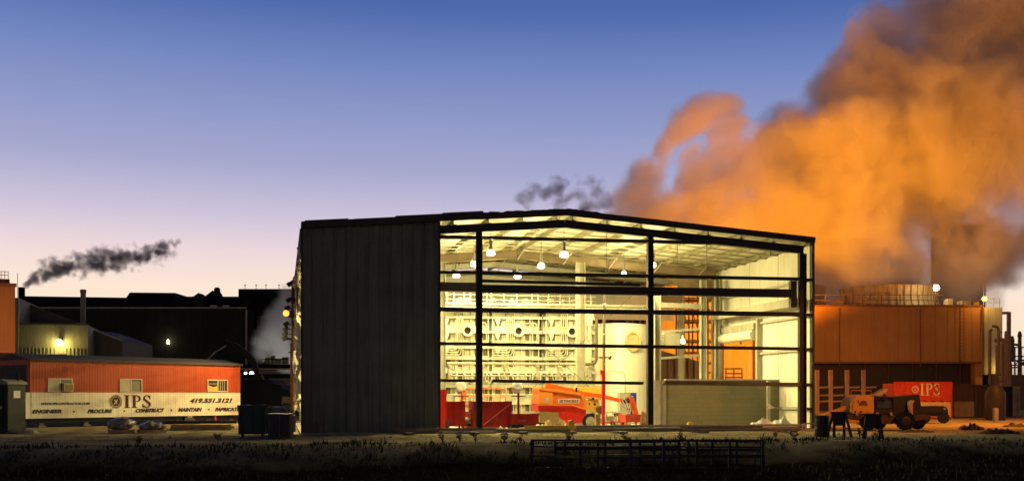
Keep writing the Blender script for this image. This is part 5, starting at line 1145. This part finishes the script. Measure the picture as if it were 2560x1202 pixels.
# ------------------------------------------------------------ yard at right
def cont(name, px0, px1, ytop, Y, d, mt, lab, low=None, lowfrac=.5, rz=0):
    x0 = (px0-1280)/F*Y; w = (px1-px0)/F*Y; h = EYE-(ytop-HZ)/F*Y
    e = empty(name, (x0,Y,0), R(rz), lab, 'container')
    if low is None: m = MB(); m.ribbed((0,0),(w,0), .1, h, (0,-1), pitch=.28, depth=.035, rib=.5); m.build('side_panel', mt, e)
    else:
        m = MB(); m.ribbed((0,0),(w,0), h*lowfrac, h, (0,-1), pitch=.28, depth=.03, rib=.5); m.build('side_panel', mt, e)
        m = MB(); m.ribbed((0,0),(w,0), .1, h*lowfrac, (0,-1), pitch=.28, depth=.03, rib=.5); m.build('lower_panel', low, e)
    m = MB(); m.box(.01,w-.01,.03,d,.1,h-.02); m.build('body', mt, e)
    m = MB(); m.box(-.03,w+.03,-.06,.03,h-.02,h+.08); m.box(-.03,w+.03,-.05,.03,.02,.1); 
    for x in (-.03,w-.06): m.box(x,x+.09,-.06,.0,.1,h-.02)
    m.build('frame', mt, e); return e, w, h
cr_ = mat('container_red', (.62,.05,.015), rough=.5, var=.12, dirt=.15); cyw = mat('container_cream', (.7,.52,.2), rough=.5, var=.1); cdk = mat('container_dark', (.035,.025,.02), rough=.6, var=.3); cgr = mat('container_grey', (.16,.13,.09), rough=.6, var=.2, dirt=.3)
e, w, h = cont('shipping_container', 2236, 2379, 957, 75, 2.4, cr_, 'red and cream shipping container with white lettering', cyw, .46)
cream_l = mat('lettering_pale', (.75,.62,.4), rough=.6)
t = serif_ips(.82); t.v = [(a_*.85+(2299-2236)/F*75, b_-.045, c_+1.52) for a_, b_, c_ in t.v]; t.build('logo_letters', cream_l, e)
emblem(empty('logo', (0,-.045,0), 0, parent=e), (2287-2236)/F*75, 1.92, .24, cream_l, mat('container_red',(1,1,1)), cream_l)
t = textmesh('CONTRACTING', w=.62, h=.07); moved(t, 2.05+.4, -.045, 1.42).build('lettering', cream_l, e)
m = MB()
for k in range(4): m.box(1.9+k*.55-.02,2.2+k*.55,-.045,-.035,1.12,1.16)
m.build('stripe', navy, e)
cont('shipping_container', 2383, 2438, 962, 75.5, 2.4, cdk, 'dark container with a grey lower half right of the red one', cgr, .5)
cont('shipping_container', 2440, 2478, 964, 76, 2.4, cdk, 'plain dark container between the grey based one and the black tank', rz=0)
cont('shipping_container', 2486, 2530, 968, 80, 2.4, cdk, 'dark container half hidden behind the black upright tank')
cont('shipping_container', 2516, 2548, 968, 82, 2.4, mat('container_tan',(.62,.42,.16), rough=.5, dirt=.15), 'tan container at the far right of the yard')
Y = 70; e = empty('black_tank', (at(2488,HZ,Y).x,Y,0), 0, 'black upright tank with a valve stand on top', 'tank'); h = 1.6+(985-958)*Y/F
m = MB(); m.lathe([(.6,0),(.62,.1),(.62,h-.6),(.45,h-.3),(.25,h-.1),(.01,h-.1)], n=24); m.build('shell', cdk, e, smooth=True)
m = MB(); m.cyl((0,0,h-.1),(0,0,h+.55), .18, 10); m.box(-.45,.35,-.1,.1,h+.5,h+.6); m.box(-.3,.4,-.08,.08,h+.1,h+.16); m.build('valve_stand', cdk, e)
e = empty('concrete_post', (at(2489,HZ,66).x,66,0), 0, 'squat orange lit concrete post before the black tank', 'post'); m = MB(); m.lathe([(.16,0),(.16,.72),(.13,.8),(.01,.8)], n=16); m.build('post', mat('post_concrete',(.34,.3,.22)), e, smooth=True)
# cantilever rack
rk = mat('rack_paint', (.5,.3,.14), rough=.6, var=.2)
for i, px in enumerate((2044,2078,2119,2160)):
    Y = 84; e = empty('cantilever_rack', (at(px,HZ,Y).x,Y,0), 0, ['leftmost','second','third','rightmost'][i]+' upright of the cantilever rack under the cooling tower', 'rack upright', 'cantilever rack uprights')
    h = 1.6+(985-924)*Y/F; m = MB(); m.box(-.13,.13,0,.3,0,h); m.build('upright', rk, e)
    for py in (968,988,1003): m = MB(); z = 1.6-(py-985)*Y/F; m.beam((.13,.1,z),(.95,.1,z+.04), .1,.12); m.build('arm', rk, e)
    m = MB(); m.box(-.13,.7,-.3,.6,0,.12); m.build('base', rk, e)
# orange cab crane carrier
Y = 50.0; e = empty('telescopic_lift', (at(2165,HZ,Y).x,Y,0), R(2), 'orange and dark telescopic lift truck parked in the yard right of the hall', 'lift truck')
def l(px, py): return ((px-2165)/F*Y, EYE-(py-HZ)/F*Y)
lo = mat('truck_orange', (.8,.36,.03), rough=.4, var=.12); ld_ = mat('truck_dark', (.03,.018,.012), rough=.5)
def pt_(name, pts, y0, y1, mt, par=None, bv=.02): m = MB(); m.prism([l(*p) for p in pts], y0, y1); return m.build(name, mt, par or e, bevel=bv)
cab = pt_('engine_hood', [(2130,1033),(2129,1012),(2133,999),(2142,991),(2158,987),(2183,987),(2186,992),(2186,1034)], 0,1.6, lo, None, .05)
m = MB(); 
arch = [l(2158+11*math.cos(a)*1.0, 1013-13*math.sin(a)) for a in [k*math.pi/8 for k in range(9)]]
m.prism(arch, -.02,-.001); m.build('air_grille', mat('grille_brown',(.2,.07,.02)), cab)
m = MB(); m.box(*[l(2144,0)[0],l(2147,0)[0]],-.02,-.001,l(0,1005)[1],l(0,1000)[1]); m.box(l(2136,0)[0],l(2139,0)[0],-.02,-.001,l(0,1030)[1],l(0,1026)[1]); m.box(l(2150,0)[0],l(2154,0)[0],-.02,-.001,l(0,1030)[1],l(0,1026)[1]); m.build('latch', hole, cab)
pt_('dark_housing', [(2187,990),(2214,991),(2232,1004),(2235,1034),(2187,1034)], .05,1.5, ld_)
pt_('counterweight', [(2235,992),(2302,985),(2305,1000),(2308,1020),(2310,1036),(2236,1036)], .1,1.5, ld_)
pt_('hydraulic_arm', [(2270,1004),(2276,999),(2286,1000),(2281,1008),(2281,1034),(2284,1038),(2276,1038),(2271,1020)], -.15,.05, rk)
pt_('beige_arm', [(2186,988),(2218,971),(2225,971),(2220,981),(2218,990),(2205,991)], .2,.7, mat('arm_beige',(.6,.45,.2)))
m = MB(); a, b = l(2128,1016), l(2048,1048); m.beam((a[0],.5,a[1]),(b[0],.5,b[1]), .35,.16); m.build('boom', lo, e, bevel=.02)
m = MB(); a, b = l(2124,1024), l(2062,1050); m.beam((a[0],.45,a[1]),(b[0],.45,b[1]), .1,.08); m.build('boom_cylinder', lo, e)
pt_('chassis', [(2095,1034),(2186,1034),(2236,1036),(2330,1037),(2334,1046),(2250,1058),(2170,1062),(2150,1048),(2098,1044)], .1,1.4, mat('chassis_brown',(.1,.045,.02)))
pt_('step', [(2098,1046),(2148,1050),(2148,1058),(2098,1054)], -.05,.1, lo)
for i, (px, yy, r) in enumerate(((2168,-.1,.33),(2260,-.2,.42),(2225,1.4,.36),(2322,1.2,.36))):
    x = l(px,0)[0]; m = MB(); m.lathe([(.01,-.15),(r*.8,-.15),(r*.96,-.1),(r*.96,.1),(r*.8,.15),(.01,.15)], (x,yy,r), 'y', 28)
    for a in range(18): c_, s_ = math.cos(a*math.tau/18), math.sin(a*math.tau/18); m.beam((x+r*.93*c_,yy-.14,r+r*.93*s_),(x+r*.93*c_,yy+.14,r+r*.93*s_), r*.1, r*.14, up=(c_,0,s_)); w_ = m.build('wheel', rub, e, smooth=True)
    m = MB(); m.lathe([(.01,-.18),(r*.35,-.17),(r*.5,-.152)], (x,yy,r), 'y', 20); m.build('rim', mat('rim_brown',(.25,.12,.05)) if i == 0 else ld_, w_)
m = MB(); a, b = l(2193,1020), l(2228,1000); m.box(a[0],b[0],.03,.048,a[1],b[1]); wn = m.build('window', glass, e)
m = MB()
for x_ in (a[0],b[0]): m.box(x_-.02,x_+.02,.01,.029,a[1],b[1])
for z_ in (a[1],b[1]): m.box(a[0]+.021,b[0]-.021,.01,.029,z_-.02,z_+.02)
m.build('frame', ld_, wn)
for k in range(4):
    m = MB(); p_, r_ = l(2184+k*3,1000-k*2), l(2216+k*2,982+k*3); m.tube([(p_[0],.0,p_[1]),((p_[0]+r_[0])/2,-.12,(p_[1]+r_[1])/2-.14-.03*k),(r_[0],.15,r_[1])], .018, 6); m.build('hose', rub, e, smooth=True)
m = MB(); a, b = l(2131,992), l(2184,978); m.tube([(a[0],.3,a[1]-.1),(a[0]+.05,.3,b[1]+.05),(b[0],.3,b[1]+.05),(b[0],.3,a[1])], .018, 6); m.build('guard_rail', lo, e, smooth=True)
for px in (2142,2193,2228): m = MB(); a = l(px-3,1037); b = l(px+3,1030); m.box(a[0],b[0],-.05,.05,a[1],b[1]); m.build('fitting', rk, e)
# dark pickup shape behind it
Y = 62; e = empty('parked_utility_vehicle', (at(2300,HZ,Y).x,Y,0), 0, 'dark low utility vehicle parked before the red container', 'vehicle')
def l2(px, py): return ((px-2300)/F*Y, EYE-(py-HZ)/F*Y)
m = MB(); m.prism([l2(*p) for p in ((2290,1040),(2290,1016),(2330,1014),(2362,1014),(2370,1020),(2372,1040))], 0,1.6); m.build('body', ld_, e, bevel=.04)
for px in (2312,2360): m = MB(); x = l2(px,0)[0]; m.cyl((x,-.05,.3),(x,.2,.3), .3, 20); m.build('wheel', rub, e, smooth=True)
m = MB(); a = l2(2296,1030); b = l2(2366,1027); m.box(a[0],b[0],-.03,-.001,a[1],b[1]); m.build('trim', ld_, e); m = MB(); m.cyl((l2(2361,0)[0],-.05,l2(0,1021)[1]),(l2(2361,0)[0],.0,l2(0,1021)[1]), .05,10); m.build('tail_lamp', galv, e)
# barrel + sawhorses
Y = 42.5; e = empty('black_barrel', (at(2055,HZ,Y).x,Y,0), 0, 'black barrel standing at the right corner of the hall', 'barrel'); m = MB(); m.lathe([(.27,0),(.28,.02),(.27,.3),(.285,.32),(.27,.34),(.27,.6),(.285,.62),(.27,.64),(.27,.8),(.01,.8)], n=24); m.build('drum', mat('barrel_black',(.02,.015,.012), rough=.4), e, smooth=True)
def sawhorse(px, Y, w, h, lab, seed):
    e = empty('sawhorse', (at(px,HZ,Y).x,Y,0), R(seed), lab, 'sawhorse', 'dark sawhorses right of the hall')
    m = MB(); m.box(-w/2,w/2,-.06,.06,h-.1,h); m.build('top_rail', ld_, e)
    for s in (-1,1):
        for t_ in (-1,1): m = MB(); m.beam((s*w*.32,t_*.05,h-.05),(s*w*.5,t_*.32,0), .1,.05); m.build('leg', ld_, e)
        m = MB(); m.beam((s*w*.43,-.2,h*.35),(s*w*.43,.2,h*.35), .08,.04); m.build('spreader', ld_, e)
    m = MB(); m.box(-w*.3,w*.3,-.02,.02,h*.45,h*.95); m.build('panel', ld_, e)
sawhorse(2098, 42.0, .68, .95, 'dark sawhorse nearer to the hall corner, with bright litter between its legs', 8); sawhorse(2182, 40.5, .62, .9, 'dark sawhorse farther right, silhouetted on the orange yard', -12)
for k in range(3):
    e = empty('reflector_cone_base', (at(2082+k*12,HZ,44).x,44,0), 0, 'pale bit of litter, '+['left','middle','right'][k]+' one between the legs of the nearer sawhorse', 'litter', 'bits of litter behind the sawhorse'); m = MB(); m.lathe([(.09,0),(.1,.03),(.05,.08),(.01,.09)], n=8); m.build('scrap_bag', white, e); e.name = 'litter_bag'
# rail trestle at the corner
e, q = spot('trestle', 2010, -1.0, 'pale trestle leaning at the right corner of the slab', 'trestle')
m = MB(); a, b = q(2003,1090), q(2010,1058); m.beam((a[0],0,0),(b[0],0,b[1]), .04); c_ = q(2017,1090); m.beam((c_[0],0,0),(b[0]+.03,0,b[1]), .05); m.build('leg', palest, e); m = MB(); d_ = q(2062,1057); m.beam((b[0],0,b[1]),(d_[0],0,d_[1]), .06); m.build('rail', primer, e)
# yard debris at right
deb = mat('debris', (.06,.035,.02), rough=.8)
def lump(px, Y, w, h, seed, lab, mt, cat='debris', grp=None, name='debris_heap'):
    m = MB(); nx, ny = 16, 7
    vs = [(-w/2+w*i/(nx-1), -.4+.8*j/(ny-1), max(0, h*math.sin(i/(nx-1)*math.pi)**.5*math.sin(j/(ny-1)*math.pi)**.6*(.5+abs(mnoise.noise(Vector((i*.6+seed,j*.7,seed))))*1.5))) for i in range(nx) for j in range(ny)]
    m.add(vs, [(i*ny+j,(i+1)*ny+j,(i+1)*ny+j+1,i*ny+j+1) for i in range(nx-1) for j in range(ny-1)])
    o = m.build(name, mt); o.location = (at(px,HZ,Y).x, Y, -.02); tag(o, lab, cat, grp)
lump(2433, 51, .9, .32, 1, 'dark coiled heap in the middle of the orange yard', deb); lump(2500, 46, 1.6, .22, 4, 'long low dark heap near the right edge of the yard', deb)
lump(2410, 52, .35, .2, 7, 'pale plank end beside the dark coil', palest, 'plank', None, 'plank_end'); lump(2360, 66, .8, .15, 9, 'pale small heap before the grey based container', palest)
lump(2540, 56, 1.2, .2, 11, 'dirt heap before the tan container', deb); lump(2290, 48, 1.4, .12, 13, 'thin scatter of scrap under the lift truck', deb)
# unused settings for added orange lights; the loop builds nothing
for px, py, Y, en, sz, d, ang in ((2060,800,100,18000,.5,(.15,.3,1),140),(1700,820,96,20000,.5,(.05,.3,1),140),(2390,800,106,14000,.5,(.05,.1,1),140)):
    pass
# ------------------------------------------------------------ unseen flood posts added for orange light
sod = MATS['sodium_hot']
def added_floodpost(px, Y, h, targets, lab):
    x = at(px,HZ,Y).x; e = empty('added_flood_post', (x,Y,0), 0, lab, 'light pole', 'unseen flood posts added to light the plant')
    m = MB(); m.cyl((0,0,0),(0,0,h), .09, 10); m.build('pole', dark, e); m = MB(); m.box(-.3,.3,-.1,.1,h,h+.15); m.build('head', dark, e)
    for (tx_, ty_, tz_), en, ang, *c_ in targets:
        d = Vector((tx_-x, ty_-Y, tz_-h)); lamp('orange_flood', 'SPOT', (0,-.3,h+.3), en, c_[0] if c_ else SODIUM, .4, e, ang, d, .8)
# added posts behind the hall and off the right side, throwing light up at the plume and on the walls
PL = (1, .34, .0)
added_floodpost(1900, 104, 5, [((30,118,34), 62000, 100, PL)], 'added flood post hidden behind the hall, lighting the plume')
added_floodpost(1560, 104, 5, [((17,124,28), 17000, 105, PL)], 'added unseen flood post behind the ridge of the hall')
added_floodpost(2700, 84, 6, [((46,122,44), 75000, 78, PL)], 'added unseen flood post beyond the right edge, lighting the plume')
added_floodpost(2690, 60, 13, [((24,64,0), 24000, 120)], 'tallest added flood post, unseen beyond the right edge of the yard')
added_floodpost(1960, 84, 7, [((30,112,4), 7500, 130), ((22,80,0), 2500, 120), ((17,98,5), 12000, 130, (1,.46,.05))], 'added unseen flood post lighting the foot of the cooling tower')
added_floodpost(2640, 43, 6, [((15.5,50,1), 3000, 70)], 'nearest added flood post, unseen beyond the right edge of the yard')
# ------------------------------------------------------------ steel racks lying in the foreground
rackm = mat('rack_black', (.012,.014,.02), rough=.5, spec=.2)
def rack(px0, px1, Y, ytop, posts, rails, lab, yaw=0, hoop=False):
    x0, x1 = at(px0,HZ,Y).x, at(px1,HZ,Y).x; zg = gheight((x0+x1)/2, Y)-.05; zt = EYE-(ytop-HZ)/F*Y-zg; L_ = x1-x0
    e = empty('steel_rack', (x0,Y,zg), R(yaw), lab, 'rack', 'dark steel racks on the bank')
    for k in range(posts):
        x = L_*k/(posts-1); m = MB(); m.box(x-.04,x+.04,-.04,.04,0,zt); m.build('post', rackm, e, bevel=.004)
        if hoop or k in (0,): m = MB(); m.beam((x,.05,0),(x+.05,.45,zt*.95), .05); m.build('brace', rackm, e)
    for f_, dx, th in rails:
        m = MB(); m.beam((-.02,-.05,zt*f_),(L_+.02,-.05,zt*f_+dx), .03, th); m.build('rail', rackm, e)
rack(1330, 1905, 33.2, 1097, 8, ((.97,.0,.06),(.78,-.01,.04),(.5,.02,.05),(.12,0,.04)), 'nearest long dark steel rack on the grass bank', -1)
rack(1388, 1700, 34.2, 1100, 6, ((.92,.02,.05),(.7,.03,.12),(.34,0,.05)), 'short dark steel rack just behind the nearest one', 3, True)
rack(1600, 1900, 35.0, 1097, 6, ((.95,-.03,.05),(.74,-.05,.05),(.6,-.02,.08),(.3,0,.05)), 'right hand dark steel rack with hooped ends', -2, True)
e = empty('hoop_frame', (at(1897,HZ,33.4).x, 33.4, gheight(7,33.4)-.05), R(5), 'bent hoop of dark pipe at the right end of the racks', 'frame', None)
m = MB(); m.tube([(-.12,0,0),(-.1,0,.45),(-.02,0,.58),(.08,0,.6),(.16,0,.5),(.2,0,.0)], .022, 8); m.build('hoop', rackm, e, smooth=True)
# ------------------------------------------------------------ steam and smoke
def plume(name, blobs, label, dens, color, nscale, soft=.35, amp=1.0, thr=.25, step=1.0, grow=1.05, voxel=1.2, warp=.5, aniso=0.0, absorb=None, group=None):
    """blobs: (px, py, Y, r_px).  A closed lumpy body whose density fades towards its skin."""
    bl = []
    for px, py, Y, r in blobs:
        bl.append((at(px, py, Y), r*Y/F))
    bm = bmesh.new()
    for c, r in bl:
        mt = Matrix.Translation(c) @ Matrix.Scale(r*grow, 4)
        bmesh.ops.create_icosphere(bm, subdivisions=3, radius=1, matrix=mt)
    for v in bm.verts:
        n = mnoise.noise_vector(v.co*(nscale*.8)); v.co += n*(.12/nscale)
    me = bpy.data.meshes.new(name); bm.to_mesh(me); bm.free()
    o = bpy.data.objects.new(name, me); COL.objects.link(o)
    md = o.modifiers.new('remesh', 'REMESH'); md.mode = 'VOXEL'; md.voxel_size = voxel
    m = bpy.data.materials.new(name); m.use_nodes = True; t = m.node_tree; t.nodes.clear(); N = t.nodes.new; L = t.links.new
    out = N('ShaderNodeOutputMaterial'); pv = N('ShaderNodeVolumePrincipled'); L(pv.outputs[0], out.inputs['Volume'])
    pv.inputs['Color'].default_value = tuple(color)+(1,); pv.inputs['Anisotropy'].default_value = aniso
    if absorb: pv.inputs['Absorption Color'].default_value = tuple(absorb)+(1,)
    tc = N('ShaderNodeTexCoord')
    nw = N('ShaderNodeTexNoise'); nw.inputs['Scale'].default_value = nscale*.55; nw.inputs['Detail'].default_value = 1; L(tc.outputs['Object'], nw.inputs['Vector'])
    vs = N('ShaderNodeVectorMath'); vs.operation = 'SUBTRACT'; L(nw.outputs['Color'], vs.inputs[0]); vs.inputs[1].default_value = (.5,.5,.5)
    vm = N('ShaderNodeVectorMath'); vm.operation = 'MULTIPLY_ADD'; L(vs.outputs[0], vm.inputs[0]); vm.inputs[1].default_value = (warp/nscale,)*3; L(tc.outputs['Object'], vm.inputs[2])
    acc = None
    for c, r in bl:
        d = N('ShaderNodeVectorMath'); d.operation = 'DISTANCE'; L(vm.outputs[0], d.inputs[0]); d.inputs[1].default_value = c
        mr = N('ShaderNodeMath'); mr.operation = 'MULTIPLY_ADD'; mr.inputs[1].default_value = -1/r; mr.inputs[2].default_value = 1
        L(d.outputs['Value'], mr.inputs[0])
        if acc is None: acc = mr
        else:
            a = N('ShaderNodeMath'); a.operation = 'SMOOTH_MAX'; a.inputs[2].default_value = .12; L(acc.outputs[0], a.inputs[0]); L(mr.outputs[0], a.inputs[1]); acc = a
    nz = N('ShaderNodeTexNoise'); nz.inputs['Scale'].default_value = nscale; nz.inputs['Detail'].default_value = 5; nz.inputs['Roughness'].default_value = .6; L(vm.outputs[0], nz.inputs['Vector'])
    q = N('ShaderNodeMath'); q.operation = 'MULTIPLY_ADD'; L(nz.outputs[0], q.inputs[0]); q.inputs[1].default_value = amp; q.inputs[2].default_value = -amp*.5
    s2 = N('ShaderNodeMath'); s2.operation = 'ADD'; L(acc.outputs[0], s2.inputs[0]); L(q.outputs[0], s2.inputs[1])
    ss = N('ShaderNodeMapRange'); ss.interpolation_type = 'SMOOTHSTEP'; ss.inputs[1].default_value = thr; ss.inputs[2].default_value = thr+soft; ss.inputs[3].default_value = 0; ss.inputs[4].default_value = dens
    L(s2.outputs[0], ss.inputs[0]); L(ss.outputs[0], pv.inputs['Density'])
    m.cycles.volume_step_rate = step
    me.materials.append(m)
    tag(o, label, 'steam', group, 'stuff'); return o
random.seed(3)
big = [(2210,700,124,180),(2380,640,124,190),(2080,650,124,220),(1960,560,124,240),(1800,590,124,220),(1670,550,124,170),(2120,470,124,300),(2330,420,124,340),(2500,300,124,350),(2230,230,124,280),(2110,250,124,170),(2450,100,124,260),(2660,30,126,320),(2660,540,124,190),(1870,450,124,120),(2500,580,124,170),(1590,590,124,130),(2330,730,124,110),(2180,740,124,110),
       (1610,480,124,125),(1620,420,124,118),(1650,365,124,105),(1695,330,124,90),(1740,305,124,82),(1780,290,124,66),(1800,350,124,66),(1810,410,124,85),(1750,450,124,100),(1728,395,124,62),(1850,460,124,110),(1930,400,124,100),(2540,470,124,150)]
plume('steam_plume', big, 'huge orange lit steam plume rising off the cooling tower', .42, (.97,.88,.8), .08, soft=.3, amp=2.1, thr=.3, step=.5, voxel=1.4, warp=.8)
smk = [(66,708,258,20),(85,692,258,30),(110,682,258,38),(140,674,258,42),(175,666,258,42),(210,658,258,46),(250,650,258,52),(290,648,258,50),(330,645,258,44),(365,640,258,42),(395,636,258,42),(415,625,258,34),(430,610,258,24),(445,600,258,18)]
plume('stack_smoke', smk, 'unlit smoke, its shade put into a dark grey colour, drifting right from the short black stack', 1.1, (.42,.34,.44), .38, soft=.75, amp=2.7, thr=.33, step=.4, voxel=.6, warp=.7, grow=1.05)  # dark volume colour stands in for the lack of light on it
wis = [(1325,495,140,50),(1360,475,140,60),(1400,470,140,62),(1440,490,140,60),(1480,480,140,55),(1520,500,140,50),(1400,510,140,60),(1470,520,140,60)]
plume('thin_smoke', wis, 'thin dark wisps of smoke above the ridge of the open building', .8, (.42,.34,.4), .42, soft=.8, amp=3.2, thr=.45, step=.4, voxel=.7, warp=.9, grow=1.05)
wh = [(650,885,88,30),(660,860,88,42),(678,835,88,52),(695,805,89,56),(708,775,89,50),(722,745,90,42),(735,730,90,36),(700,850,88,60),(712,885,88,60),(725,820,88,50)]
plume('white_steam', wh, 'pale steam cloud rising between the dark plant and the floodlight pole', .4, (.95,.95,.95), .35, soft=.6, amp=1.3, thr=.1, step=.6, voxel=.4, grow=1.1)
